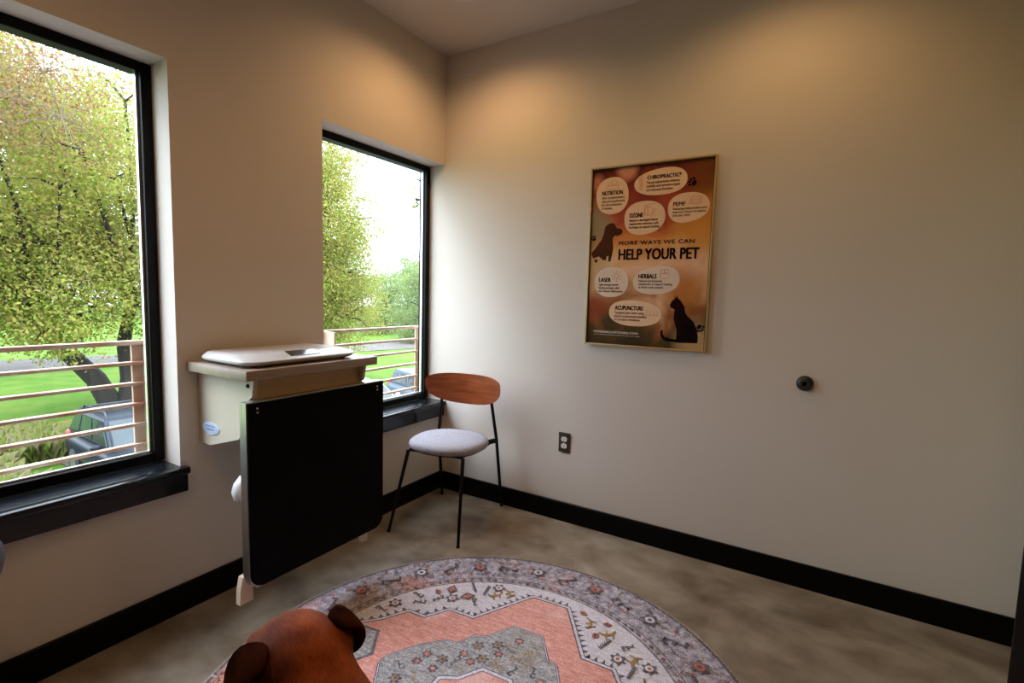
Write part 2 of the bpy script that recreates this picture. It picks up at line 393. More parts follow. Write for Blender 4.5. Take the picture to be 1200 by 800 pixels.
# rolling stool, only its edge is in view at the left
st = empty('rolling_stool', (-.0, 0, 0)); st.location = (.25, -2.345, 0)
tag(st, 'blue-grey round stool cut off by the left edge below the big window', 'stool')
b = MB(); b.lathe([(.001, 0.520), (.17, 0.520), (.186, 0.532), (.192, 0.560), (.19, 0.590), (.18, 0.610), (.15, 0.620), (.001, 0.622)], (0, 0, 0), 48); b.build('seat', M['stoolseat'], st)
b = MB(); b.lathe([(.001, 0.500), (.165, 0.500), (.172, 0.510), (.17, 0.521), (.001, 0.521)], (0, 0, 0), 48); b.build('seat_pan', M['chairmetal'], st)
b = MB(); b.tube([(0, 0, .08), (0, 0, .28), (0, 0, .281), (0, 0, .51)], [.03, .03, .018, .018], 20); b.build('column', M['steel'], st)
b = MB(); b.tube([(0, 0, .48), (.08, .06, .475), (.185, .115, .44)], .007, 10); b.build('lever', M['chairmetal'], st)
for k in range(5):
    a = 2 * PI * k / 5 + .3; ca, sa = math.cos(a), math.sin(a)
    b = MB(); b.tube([(0, 0, .10), (.12 * ca, .12 * sa, .085), (.22 * ca, .22 * sa, .07)], [.022, .018, .012], 10); L_ = b.build('leg', M['chairmetal'], st)
    b = MB(); b.cyl((.22 * ca - .012 * sa, .22 * sa + .012 * ca, .028), (.22 * ca + .012 * sa, .22 * sa - .012 * ca, .028), .028, 20); b.cyl((.22 * ca, .22 * sa, .03), (.22 * ca, .22 * sa, .07), .007, 10); b.build('caster', M['rubber'], L_)

# ------------------------------------------------------------------ poster
PO = empty('framed_poster', (1.005, 0, 1.032)); tag(PO, 'gold-framed pet treatment poster with a cat and a dog, on the back wall', 'poster')
PW, PH = .628, .930
def poster_mat():
    m = bpy.data.materials.new('poster_print'); m.use_nodes = True; nt = m.node_tree; b = nt.nodes['Principled BSDF']
    N = lambda t: nt.nodes.new(t); L = nt.links.new
    tc = N('ShaderNodeTexCoord'); sp = N('ShaderNodeSeparateXYZ'); L(tc.outputs['Object'], sp.inputs[0])
    nz = N('ShaderNodeTexNoise'); nz.inputs['Scale'].default_value = 3.8; nz.inputs['Detail'].default_value = 6; nz.inputs['Distortion'].default_value = 1.4; L(tc.outputs['Object'], nz.inputs['Vector'])
    def mathn(op, a, bb=None):
        n = N('ShaderNodeMath'); n.operation = op
        for i, v in enumerate((a, bb)):
            if v is None: continue
            if isinstance(v, (int, float)): n.inputs[i].default_value = v
            else: L(v, n.inputs[i])
        return n.outputs[0]
    v = mathn('ADD', mathn('DIVIDE', sp.outputs['Z'], PH), mathn('MULTIPLY', mathn('SUBTRACT', nz.outputs[0], .5), .55))
    r = N('ShaderNodeValToRGB'); L(v, r.inputs[0]); e = r.color_ramp.elements
    stops = [(0, (56, 45, 26)), (.10, (80, 60, 30)), (.2, (142, 88, 50)), (.30, (206, 158, 116)), (.40, (222, 180, 150)), (.50, (216, 164, 108)), (.6, (200, 126, 66)), (.72, (166, 74, 50)), (.86, (138, 56, 40)), (1, (70, 28, 20))]
    e[0].position = 0; e[0].color = srgb(*stops[0][1]); e[1].position = 1; e[1].color = srgb(*stops[-1][1])
    for p_, c in stops[1:-1]: e.new(p_).color = srgb(*c)
    def mix(f, A, Bc):
        mx = N('ShaderNodeMix'); mx.data_type = 'RGBA'; L(f, mx.inputs['Factor']); L(A, mx.inputs['A']); mx.inputs['B'].default_value = srgb(*Bc); return mx.outputs['Result']
    nz2 = N('ShaderNodeTexNoise'); nz2.inputs['Scale'].default_value = 7; nz2.inputs['Detail'].default_value = 4
    mp = N('ShaderNodeMapping'); mp.inputs['Location'].default_value = (2, 0, 5); L(tc.outputs['Object'], mp.inputs[0]); L(mp.outputs[0], nz2.inputs['Vector'])
    def near(cx, cz, rad, amt):
        dx = mathn('SUBTRACT', sp.outputs['X'], cx); dz = mathn('SUBTRACT', sp.outputs['Z'], cz)
        d = mathn('SQRT', mathn('ADD', mathn('MULTIPLY', dx, dx), mathn('MULTIPLY', dz, dz)))
        d = mathn('ADD', d, mathn('MULTIPLY', mathn('SUBTRACT', nz2.outputs[0], .5), rad * .9))
        mr = N('ShaderNodeMapRange'); mr.inputs[1].default_value = rad; mr.inputs[2].default_value = rad * .35; mr.inputs[3].default_value = 0; mr.inputs[4].default_value = amt; L(d, mr.inputs[0]); return mr.outputs[0]
    c = r.outputs[0]
    c = mix(near(.02, .62, .16, .9), c, (138, 130, 101))       # grey green wash at the left
    c = mix(near(.02, .40, .17, .75), c, (190, 161, 119))
    c = mix(near(.60, .62, .20, .8), c, (196, 134, 52))        # ochre at the right
    c = mix(near(.58, .85, .13, .8), c, (112, 63, 25))
    c = mix(near(.2, .905, .07, .9), c, (204, 138, 106))
    c = mix(near(.03, .85, .06, .8), c, (190, 119, 92))
    c = mix(near(.58, .04, .14, .8), c, (190, 158, 110))
    c = mix(near(.50, .30, .14, .8), c, (180, 114, 52))
    c = mix(near(.05, .20, .09, .8), c, (138, 63, 39))
    L(c, b.inputs['Base Color']); b.inputs['Roughness'].default_value = .6; b.inputs['Specular IOR Level'].default_value = .1
    return m
def flat(name, col, rough=.6): return mat(name, col, rough, spec=.06)
M['print'] = poster_mat(); M['ink'] = flat('poster_ink', srgb(20, 12, 20)); M['bub'] = flat('bubble_peach', srgb(222, 188, 154)); M['bub2'] = flat('bubble_pale', srgb(214, 196, 178))
M['ico'] = flat('icon_coral', srgb(206, 136, 106)); M['wink'] = flat('white_ink', srgb(226, 216, 204)); M['sm'] = flat('small_ink', srgb(92, 62, 52))
M['dogbrown'] = mat('print_dog', srgb(84, 42, 22), .6, noise=(14, srgb(44, 38, 18), (1, 1, 1), 3), spec=.05); M['catblk'] = mat('print_cat', srgb(10, 6, 7), .6, noise=(10, srgb(40, 13, 10), (1, 1, 1), 3), spec=.03)
b = MB(); f = .009
for lo, hi in [((0, -.026, 0), (f, 0, PH)), ((PW - f, -.026, 0), (PW, 0, PH)), ((f, -.026, 0), (PW - f, 0, f)), ((f, -.026, PH - f), (PW - f, 0, PH))]: b.box(lo, hi, .0015, 1)
b.build('picture_frame', M['brass'], PO)
b = MB()
for lo, hi in [((f, -.0185, f), (f + .004, -.005, PH - f)), ((PW - f - .004, -.0185, f), (PW - f, -.005, PH - f)), ((f + .004, -.0185, PH - f - .004), (PW - f - .004, -.005, PH - f))]: b.box(lo, hi)
b.build('inner_lip', M['darkline'], PO)
b = MB(); b.box((f, -.015, f), (PW - f, -.004, PH - f)); PR = b.build('print_sheet', M['print'], PO)
def sheet(pts, y=-.0156): return [(u, y, v) for u, v in pts]
def blob(cx, cz, rx, rz, rot=0, e=2.4, skew=0, n=48):
    P = []
    for i in range(n):
        a = 2 * PI * i / n; ca, sa = math.cos(a), math.sin(a); q = (abs(ca) ** e + abs(sa) ** e) ** (-1 / e)
        x, z = rx * ca * q, rz * sa * q; z *= 1 + skew * x / rx
        P.append((cx + x * math.cos(rot) - z * math.sin(rot), cz + x * math.sin(rot) + z * math.cos(rot)))
    return P
def thin(pts, y0=-.0150, y1=-.0156): b = MB(); b.loft([sheet(pts, y0), sheet(pts, y1)]); return b
bubs = [(.120, .781, .087, .094, .1, 0, 'bub'), (.365, .830, .130, .064, .06, .1, 'bub'), (.507, .697, .097, .070, .1, -.1, 'bub'), (.295, .659, .104, .083, .1, -.06, 'bub'),
        (.134, .335, .092, .078, .05, 0, 'bub2'), (.368, .345, .117, .069, .12, .05, 'bub2'), (.267, .176, .137, .066, -.04, -.05, 'bub')]
for cx, cz, rx, rz, ro, sk, mm in bubs: thin(blob(cx, cz, rx, rz, ro, 2.3, sk)).build('speech_bubble', M[mm], PR)
def text(s, box, m, name='lettering', bold=.0, spacing=1.0, y=-.0162):
    cu = bpy.data.curves.new(name, 'FONT'); cu.body = s; cu.size = 1; cu.space_character = spacing; cu.resolution_u = 3
    t = bpy.data.objects.new(name, cu); COL.objects.link(t)
    dg = bpy.context.evaluated_depsgraph_get(); me = bpy.data.meshes.new_from_object(t.evaluated_get(dg)); bpy.data.objects.remove(t)
    co = np.zeros(len(me.vertices) * 3); me.vertices.foreach_get('co', co); co = co.reshape(-1, 3)
    lo, hi = co.min(0), co.max(0); u0, v0, u1, v1 = box
    out = np.empty_like(co); out[:, 0] = u0 + (co[:, 0] - lo[0]) / (hi[0] - lo[0]) * (u1 - u0); out[:, 2] = v0 + (co[:, 1] - lo[1]) / (hi[1] - lo[1]) * (v1 - v0); out[:, 1] = y
    me.vertices.foreach_set('co', out.ravel()); me.update()
    if bold:      # heavier strokes: the same outline printed with small shifts
        hb = bold * (v1 - v0) / (1 + s.count('\n') * 1.4); bm = bmesh.new()
        for dx, dv in ((-1, -1), (1, -1), (-1, 1), (1, 1), (0, 0)):
            n0 = len(bm.verts); bm.from_mesh(me); bm.verts.ensure_lookup_table()
            for v in bm.verts[n0:]: v.co.x += dx * hb; v.co.z += dv * hb * .6; v.co.y -= .00001 * (dx + 2 * dv)
        bm.to_mesh(me); bm.free()
    me.materials.append(m)
    o = bpy.data.objects.new(name, me); COL.objects.link(o); o.parent = PR; return o
text('MORE WAYS WE CAN', (.168, .526, .545, .545), M['ink'], bold=.035, spacing=1.1)
text('HELP YOUR PET', (.170, .451, .568, .504), M['ink'], bold=.045)
heads = [('NUTRITION', (.065, .785, .176, .806)), ('CHIROPRACTIC*', (.300, .846, .466, .865)), ('PEMF', (.435, .706, .492, .724)), ('OZONE', (.218, .663, .286, .684)), ('LASER', (.067, .336, .132, .357)), ('HERBALS', (.280, .355, .371, .377)), ('ACUPUNCTURE', (.162, .192, .311, .213))]
for s_, bx in heads: text(s_, bx, M['ink'], bold=.045)
small = [('Best complementary\ndiet and supplements\nfor the prevention\nof disease', (.065, .712, .190, .778)), ('Manual adjustments enhance\nmobility and optimize organs\nand neuronal functions', (.298, .788, .462, .837)),
         ('Reducing inflammation and\nimproves blood circulation\nand pain relief', (.434, .652, .590, .698)), ('Support damaged tissue\nregenerate immune cells\nincrease or speed healing', (.217, .604, .372, .655)),
         ('Light therapy speeds\nhealing and pain relief\nand reduces inflammation', (.066, .282, .200, .328)), ('Natural and botanical\ncompounds to support healing\nof whole body systems', (.280, .302, .450, .348)), ('Targeted pain relief using\nplaced acupuncture needles\nto increase circulation', (.160, .136, .330, .184))]
for s_, bx in small: text(s_, bx, M['sm'], name='small_print', bold=.03)
text('MORRISELLVETCARE.COM', (.049, .067, .290, .0775), M['wink'], bold=.03)
text('ask us about a treatment plan for your pet today', (.049, .054, .300, .0605), M['wink'], name='small_print', bold=0)
# little line icons
def line_icon(paths, w=.0022):
    b = MB()
    for P in paths:
        for (a, c) in zip(P[:-1], P[1:]):
            dx, dz = c[0] - a[0], c[1] - a[1]; l = math.hypot(dx, dz) or 1; nx, nz = -dz / l * w / 2, dx / l * w / 2
            q = [(a[0] + nx, a[1] + nz), (c[0] + nx, c[1] + nz), (c[0] - nx, c[1] - nz), (a[0] - nx, a[1] - nz)]
            b.loft([sheet(q, -.0156), sheet(q, -.0161)])
    b.build('icon', M['ico'], PR)
def circ(cx, cz, r, n=14, a0=0, a1=2 * PI): return [(cx + r * math.cos(a0 + (a1 - a0) * i / n), cz + r * math.sin(a0 + (a1 - a0) * i / n)) for i in range(n + 1)]
line_icon([[(.085, .815), (.155, .815), (.148, .832), (.092, .832), (.085, .815)], circ(.105, .842, .011), circ(.128, .845, .012), circ(.146, .840, .009)])
line_icon([[(.272 + .006 * (k % 2), .795 + .009 * k) for k in range(9)]] + [circ(.266 + .004 * math.sin(k), .80 + .012 * k, .006, 8) for k in range(6)])
line_icon([[(.510, .712 + .009 * k), (.572, .715 + .009 * k)] for k in range(4)] + [circ(.541, .729, .024, 16)])
line_icon([circ(.314, .69, .022, 16), [(.296, .668), (.296, .717), (.31, .717), (.31, .668)], [(.33, .66), (.342, .70), (.352, .70), (.346, .66)], [(.29, .72), (.35, .725)]])
line_icon([circ(.163, .368, .012, 12)] + [[(.163 + .015 * math.cos(a), .368 + .015 * math.sin(a)), (.163 + .03 * math.cos(a), .368 + .03 * math.sin(a))] for a in [k * PI / 4 for k in range(8)]])
line_icon([circ(.41, .378, .024, 14, PI, 2 * PI), [(.386, .378), (.434, .378)], circ(.40, .39, .01, 10), circ(.42, .392, .01, 10), [(.41, .378), (.41, .40)]])
line_icon([[(.33 + .018 * k, .172), (.33 + .018 * k, .196)] for k in range(4)] + [[(.322, .168), (.392, .170)]])
# animal pictures and paw prints of the print
dogp = [(.089, .622), (.103, .636), (.123, .641), (.141, .634), (.152, .614), (.173, .610), (.186, .598), (.180, .582), (.154, .573), (.144, .578), (.132, .561), (.138, .511), (.134, .485), (.126, .444), (.113, .442), (.114, .472), (.103, .469), (.100, .449), (.083, .451), (.06, .470), (.028, .460), (.016, .487), (.05, .527), (.071, .556), (.082, .586)]
catp = [(.463, .272), (.468, .258), (.452, .243), (.444, .226), (.449, .212), (.468, .203), (.466, .16), (.474, .130), (.484, .101), (.483, .056), (.452, .058), (.424, .067), (.415, .084), (.418, .100), (.408, .098), (.403, .083), (.410, .060), (.428, .044), (.50, .040), (.585, .044), (.586, .075), (.579, .112), (.562, .146), (.530, .175), (.520, .190), (.514, .220), (.497, .246), (.484, .257), (.478, .272), (.474, .260)]
thin(dogp).build('dog_picture', M['dogbrown'], PR); thin(catp).build('cat_picture', M['catblk'], PR)
def paw(cx, cz, s, rot, name='paw_print'):
    b = MB()
    for dx, dz, rx, rz in ((0, -.2, .55, .42), (-.65, .3, .2, .3), (-.22, .62, .2, .3), (.25, .62, .2, .3), (.66, .3, .2, .3)):
        c, s2 = math.cos(rot), math.sin(rot); P = blob(cx + s * (dx * c - dz * s2), cz + s * (dx * s2 + dz * c), rx * s, rz * s, rot, 2, 0, 16)
        b.loft([sheet(P, -.0150), sheet(P, -.0156)])
    b.build(name, M['ink'], PR)
paw(.523, .812, .026, 1.0); paw(.592, .120, .024, -2.4); paw(.028, .563, .018, .6); paw(.046, .447, .012, 2.0)

# ------------------------------------------------------------------ outlet and wall stop on the back wall
OU = empty('wall_outlet', (.898, 0, .402)); tag(OU, 'bronze duplex power outlet low on the back wall', 'outlet')
b = MB(); b.box((-.035, -.006, 0), (.035, 0, .114), .002, 2); b.build('cover_plate', M['bronze'], OU)
for z in (.038, .077):
    b = MB(); P = [(.0175 * math.cos(a), max(-.0135, min(.0135, .0175 * math.sin(a)))) for a in np.linspace(0, 2 * PI, 28, endpoint=False)]
    b.loft([[(x, -.006, z + q) for x, q in P], [(x, -.0085, z + q) for x, q in P]]); rc = b.build('receptacle', M['rec'], OU)
    b = MB(); b.box((-.008, -.0091, z - .001), (-.005, -.0084, z + .008)); b.box((.005, -.0091, z), (.0075, -.0084, z + .007)); b.cyl((0, -.0084, z - .007), (0, -.0091, z - .007), .003, 10); b.build('slot', M['slot'], rc)
b = MB(); b.cyl((0, -.006, .057), (0, -.0075, .057), .003, 10); b.build('screw', M['steel'], OU)
b = MB(); b.box((-.034, -.0105, .098), (.034, -.006, .108), .001, 1, Matrix.Rotation(.0, 4, 'Y')); b.build('cover_lip', M['slot'], OU)

DS = empty('wall_stop', (2.052, 0, .930)); tag(DS, 'round black rubber door stop alone on the right of the back wall', 'door stop')
b = MB(); b.lathe([(.001, 0), (.034, 0), (.034, .006), (.033, .012), (.029, .02), (.022, .025), (.013, .026), (.001, .021)], (0, 0, 0), 40, 'y'); b.build('bumper', M['rubber'], DS)
b = MB(); b.lathe([(.011, .0245), (.012, .0275), (.0145, .0275), (.016, .0245)], (0, 0, 0), 32, 'y'); b.build('ring', M['rubber2'], DS)
b = MB(); b.lathe([(.0005, .019), (.005, .019), (.004, .023), (.0005, .024)], (0, 0, 0), 16, 'y'); b.build('screw', M['rubber2'], DS)

# ------------------------------------------------------------------ rug
def rug_mat(name, c1, c2, sc=22, st=(1, 5, 1), rot=.9, c3=None, fine=.45):
    m = bpy.data.materials.new(name); m.use_nodes = True; nt = m.node_tree; b = nt.nodes['Principled BSDF']; N = lambda t: nt.nodes.new(t); L = nt.links.new
    tc = N('ShaderNodeTexCoord'); mp = N('ShaderNodeMapping'); mp.inputs['Rotation'].default_value = (0, 0, rot); mp.inputs['Scale'].default_value = st
    n = N('ShaderNodeTexNoise'); n.inputs['Scale'].default_value = sc; n.inputs['Detail'].default_value = 7; n.inputs['Roughness'].default_value = .7
    rp = N('ShaderNodeMapRange'); rp.inputs[1].default_value = .36; rp.inputs[2].default_value = .64
    mx = N('ShaderNodeMix'); mx.data_type = 'RGBA'; mx.inputs['A'].default_value = srgb(*c1); mx.inputs['B'].default_value = srgb(*c2)
    L(tc.outputs['Object'], mp.inputs[0]); L(mp.outputs[0], n.inputs['Vector']); L(n.outputs[0], rp.inputs[0]); L(rp.outputs[0], mx.inputs['Factor'])
    out = mx.outputs['Result']
    if c3:
        n3 = N('ShaderNodeTexNoise'); n3.inputs['Scale'].default_value = 2.6; n3.inputs['Detail'].default_value = 3
        mp3 = N('ShaderNodeMapping'); mp3.inputs['Location'].default_value = (1.3, .2, 0); L(tc.outputs['Object'], mp3.inputs[0]); L(mp3.outputs[0], n3.inputs['Vector'])
        r3 = N('ShaderNodeMapRange'); r3.inputs[1].default_value = .52; r3.inputs[2].default_value = .66; r3.inputs[4].default_value = .8
        m3 = N('ShaderNodeMix'); m3.data_type = 'RGBA'; m3.inputs['B'].default_value = srgb(*c3); L(n3.outputs[0], r3.inputs[0]); L(r3.outputs[0], m3.inputs['Factor']); L(out, m3.inputs['A']); out = m3.outputs['Result']
    # woven speckle
    vz = N('ShaderNodeTexNoise'); vz.inputs['Scale'].default_value = 150; vz.inputs['Detail'].default_value = 2
    L(tc.outputs['Object'], vz.inputs['Vector'])
    r4 = N('ShaderNodeMapRange'); r4.inputs[1].default_value = .3; r4.inputs[2].default_value = .7; r4.inputs[3].default_value = 1 - fine; r4.inputs[4].default_value = 1 + fine * .6; L(vz.outputs[0], r4.inputs[0])
    ml = N('ShaderNodeMix'); ml.data_type = 'RGBA'; ml.blend_type = 'MULTIPLY'; ml.inputs['Factor'].default_value = 1; L(out, ml.inputs['A']); L(r4.outputs[0], ml.inputs['B'])
    L(ml.outputs['Result'], b.inputs['Base Color']); b.inputs['Roughness'].default_value = .95; b.inputs['Specular IOR Level'].default_value = .1
    return m
RM = [rug_mat('rug_border', (128, 124, 138), (200, 194, 208), 40, (1, 1, 1), 0, (196, 128, 100), .5), rug_mat('rug_field', (190, 186, 198), (222, 218, 228), 26, (1, 5, 1), .9, None, .25),
      rug_mat('rug_coral', (202, 134, 122), (226, 174, 166), 18, (1, 6, 1), -.7, (236, 206, 206), .25), rug_mat('rug_grey', (136, 134, 140), (188, 186, 188), 22, (1, 5, 1), -.8, (150, 134, 112), .4),
      rug_mat('rug_navy', (84, 80, 92), (130, 124, 134), 40, (1, 1, 1), 0, None, .4), rug_mat('rug_ochre', (150, 122, 84), (178, 150, 112), 40, (1, 1, 1), 0, None, .4), rug_mat('rug_rust', (186, 100, 78), (206, 134, 112), 40, (1, 1, 1), 0, None, .4),
      rug_mat('rug_binding', (150, 132, 116), (172, 156, 142), 60, (1, 1, 1), 0, None, .3)]
BORD, FIELD, CORAL, GREY, NAVY, OCH, RUST, BIND = range(8)
RR = .892
b = MB()
def lay(pts, z, mi): b.mi = mi; return b.poly([(x, y, z) for x, y in pts])
def cpts(r, n=96, cx=0, cy=0, a0=0): return [(cx + r * math.cos(a0 + 2 * PI * i / n), cy + r * math.sin(a0 + 2 * PI * i / n)) for i in range(n)]
b.mi = BIND
N_ = 160
wav = lambda a: 1 + .0022 * math.sin(9 * a) + .002 * math.sin(23 * a + 1)
ringp = lambda r, z: [(r * wav(2 * PI * i / N_) * math.cos(2 * PI * i / N_), r * wav(2 * PI * i / N_) * math.sin(2 * PI * i / N_), z) for i in range(N_)]
b.loft([ringp(RR, 0), ringp(RR, .004), ringp(RR - .004, .006), ringp(RR - .010, .0062)])
Z = .0066; dz = .00022
lay(cpts(.884, 128), Z, NAVY); Z += dz
lay(cpts(.872, 128), Z, BORD); Z += dz
# border: inner guard stripes
lay(cpts(.702, 128), Z, NAVY); Z += dz; lay(cpts(.697, 128), Z, BORD); Z += dz
lay(cpts(.668, 128), Z, NAVY); Z += dz; lay(cpts(.663, 128), Z, FIELD); Z += dz
quad = [(.075, .586), (.222, .341), (.335, .338), (.394, .25), (.471, .25), (.523, .166), (.60, .09)]
full = lambda q: q + [(x, -y) for x, y in reversed(q)] + [(-x, -y) for x, y in q] + [(-x, y) for x, y in reversed(q)]
def offs(P, d): # crude outward offset from centroid along averaged normals
    n = len(P); out = []
    for i in range(n):
        a, c, e = Vector(P[i - 1]), Vector(P[i]), Vector(P[(i + 1) % n])
        n1 = Vector(((c - a).y, -(c - a).x)); n2 = Vector(((e - c).y, -(e - c).x))
        if n1.length: n1.normalize()
        if n2.length: n2.normalize()
        q = n1 + n2
        if q.length < 1e-4: q = n1
        q.normalize(); k = max(.5, q.dot(n1) if n1.length else 1); out.append((c.x - -q.x * 0 + (-q.x) * -d / k, c.y + q.y * d / k))
    return out
F = full(quad)
F = [p for i, p in enumerate(F) if i == 0 or (Vector(p) - Vector(F[i - 1])).length > 1e-4]
area = sum(F[i - 1][0] * F[i][1] - F[i][0] * F[i - 1][1] for i in range(len(F)))
if area < 0: F = F[::-1]
def oncircle(P, r): return [(p if math.hypot(*p) < r else (p[0] * r / math.hypot(*p), p[1] * r / math.hypot(*p))) for p in P]
lay(oncircle(offs(F, .020), .66), Z, NAVY); Z += dz; lay(oncircle(offs(F, .016), .656), Z, FIELD); Z += dz
# teeth along the medallion
b.mi = NAVY
for i in range(len(F)):
    a, c = Vector(F[i - 1]), Vector(F[i]); d = c - a; l = d.length
    if l < .05 or math.hypot(*((a + c) / 2)) > .62: continue
    d.normalize(); nrm = Vector((d.y, -d.x)); k = max(2, int(l / .028))
    for j in range(k):
        p0 = a + d * (l * j / k) + nrm * .019; p1 = a + d * (l * (j + .55) / k) + nrm * .019; ap = a + d * (l * (j + .28) / k) + nrm * .042
        if ap.length < .655: b.poly([(p0.x, p0.y, Z), (p1.x, p1.y, Z), (ap.x, ap.y, Z)])
Z += dz
lay(oncircle(offs(F, .006), .655), Z, NAVY); Z += dz; lay(oncircle(F, .65), Z, CORAL); Z += dz
for sx in (-1, 1):
    P = [(sx * .66, .085), (sx * .50, .10), (sx * .44, .0), (sx * .50, -.10), (sx * .66, -.085)]
    Po = [(sx * .66, .098), (sx * .494, .112), (sx * .425, .0), (sx * .494, -.112), (sx * .66, -.098)]
    lay(oncircle(Po, .652), Z, NAVY); lay(oncircle(P, .65), Z + dz, GREY)
Z += 2 * dz
qi = [(.057, .374), (.122, .272), (.16, .26), (.197, .19), (.24, .185), (.309, .119), (.375, .02)]
G = full(qi); 
if sum(G[i - 1][0] * G[i][1] - G[i][0] * G[i - 1][1] for i in range(len(G))) < 0: G = G[::-1]
lay(offs(G, .010), Z, NAVY); Z += dz; lay(offs(G, .006), Z, FIELD); Z += dz; lay(offs(G, .003), Z, NAVY); Z += dz; lay(G, Z, GREY); Z += dz
qc = [(.048, .118), (.097, .045), (.15, .02)]
K = full(qc)
if sum(K[i - 1][0] * K[i][1] - K[i][0] * K[i - 1][1] for i in range(len(K))) < 0: K = K[::-1]
lay(offs(K, .02), Z, NAVY); Z += dz; lay(offs(K, .016), Z, FIELD); Z += dz; lay(offs(K, .004), Z, NAVY); Z += dz; lay(K, Z, CORAL); Z += dz
def rosette(cx, cy, r, rot, z, cols):
    P = [(cx + r * (1 + .25 * math.cos(6 * a)) * math.cos(a + rot), cy + r * (1 + .25 * math.cos(6 * a)) * math.sin(a + rot)) for a in np.linspace(0, 2 * PI, 36, endpoint=False)]
    lay(P, z, cols[0]); lay(cpts(r * .62, 14, cx, cy), z + dz, cols[1]); lay(cpts(r * .3, 10, cx, cy), z + 2 * dz, cols[2])
def rotp(P, cx, cy, rot): return [(cx + x * math.cos(rot) - y * math.sin(rot), cy + x * math.sin(rot) + y * math.cos(rot)) for x, y in P]
def hook(cx, cy, s, rot, z, mi):
    for P in ([(-1, 0), (1, 0), (1, .22), (-1, .22)], [(.7, .2), (1, .2), (1, .9), (.7, .9)], [(-.1, .2), (.15, .2), (.15, .65), (-.1, .65)], [(-1, -.5), (-.75, -.5), (-.75, .1), (-1, .1)], [(.4, .7), (.75, .7), (.75, .9), (.4, .9)]):
        lay(rotp([(x * s, y * s) for x, y in P], cx, cy, rot), z, mi)
def diamond(cx, cy, s, rot, z, cols):
    lay(rotp([(s, 0), (0, s * .7), (-s, 0), (0, -s * .7)], cx, cy, rot), z, cols[0]); lay(rotp([(s * .6, 0), (0, s * .4), (-s * .6, 0), (0, -s * .4)], cx, cy, rot), z + dz, cols[1])
def comb(cx, cy, s, rot, z, mi):
    lay(rotp([(-s, -.12 * s), (s, -.12 * s), (s, .08 * s), (-s, .08 * s)], cx, cy, rot), z, mi)
    for k in range(6):
        x = -s + 2 * s * k / 6; lay(rotp([(x, .08 * s), (x + .2 * s, .08 * s), (x + .32 * s, .45 * s)], cx, cy, rot), z, mi)
def creature(cx, cy, s, rot, z, mi):
    for P in ([(-.9, -.15), (.5, -.15), (.7, .25), (-.8, .2)], [(.5, .1), (1.1, .35), (1.0, .6), (.5, .3)], [(-.7, -.8), (-.45, -.8), (-.45, -.1), (-.7, -.1)], [(.2, -.8), (.45, -.8), (.45, -.1), (.2, -.1)], [(-1.2, .5), (-1, .6), (-.75, .1), (-.95, .0)], [(-.3, .2), (0, .2), (-.05, .65), (-.3, .6)]):
        lay(rotp([(x * s, y * s) for x, y in P], cx, cy, rot), z, mi)
# border motifs
for k in range(36):
    a = 2 * PI * k / 36; r = .785; cx, cy = r * math.cos(a), r * math.sin(a)
    if k % 2 == 0: rosette(cx, cy, .031, a, Z, (NAVY, FIELD if k % 4 else RUST, NAVY))
    else: hook(cx, cy, .042, a + PI / 2 + (.5 if k % 4 == 1 else -.4), Z, NAVY)
    for s_ in (-1, 1):
        a2 = a + s_ * PI / 100 * 1.4; hook(.825 * math.cos(a2), .825 * math.sin(a2), .014, a2 + s_, Z, (NAVY, OCH, RUST)[k % 3]); hook(.745 * math.cos(a2), .745 * math.sin(a2), .014, a2 - s_, Z, (NAVY, RUST, NAVY)[k % 3])
rb = random.Random(8)
for k in range(330):
    a = 2 * PI * rb.random(); r_m = rb.choice((.725, .75, .81, .84, .855)) + rb.uniform(-.012, .012); px_, py_ = r_m * math.cos(a), r_m * math.sin(a)
    hook(px_, py_, rb.uniform(.008, .015), rb.random() * 6, Z + dz * 3, rb.choice((NAVY, NAVY, FIELD, GREY, OCH)))
for k in range(120):
    a = 2 * PI * k / 120
    diamond(.682 * math.cos(a), .682 * math.sin(a), .011, a + PI / 2, Z, (NAVY, OCH if k % 3 else RUST)); diamond(.859 * math.cos(a), .859 * math.sin(a), .008, a + PI / 2, Z, (NAVY, BORD))
# field motifs outside the medallion
def inside(p, P):
    r = False
    for i in range(len(P)):
        (x1, y1), (x2, y2) = P[i - 1], P[i]
        if (y1 > p[1]) != (y2 > p[1]) and p[0] < (x2 - x1) * (p[1] - y1) / (y2 - y1) + x1: r = not r
    return r
FO = offs(F, .062); placed = []
rr_ = random.Random(5)
for _ in range(3000):
    r, a = .625 * math.sqrt(rr_.random()), rr_.random() * 2 * PI; p = (r * math.cos(a), r * math.sin(a))
    if inside(p, FO) or any(math.hypot(p[0] - q[0], p[1] - q[1]) < .052 for q in placed): continue
    placed.append(p); t = len(placed) % 6; w = rr_.random() * 6
    if t == 0: rosette(p[0], p[1], .024, w, Z, (NAVY, FIELD, RUST))
    elif t == 1: comb(p[0], p[1], .035, w, Z, NAVY)
    elif t == 2: diamond(p[0], p[1], .034, w, Z, (NAVY, RUST))
    elif t == 3: creature(p[0], p[1], .03, w, Z, OCH)
    elif t == 4: hook(p[0], p[1], .024, w, Z, NAVY)
    else: diamond(p[0], p[1], .02, w, Z, (RUST, NAVY))
GI = offs(G, -.05); KO = offs(K, .05); placed = []
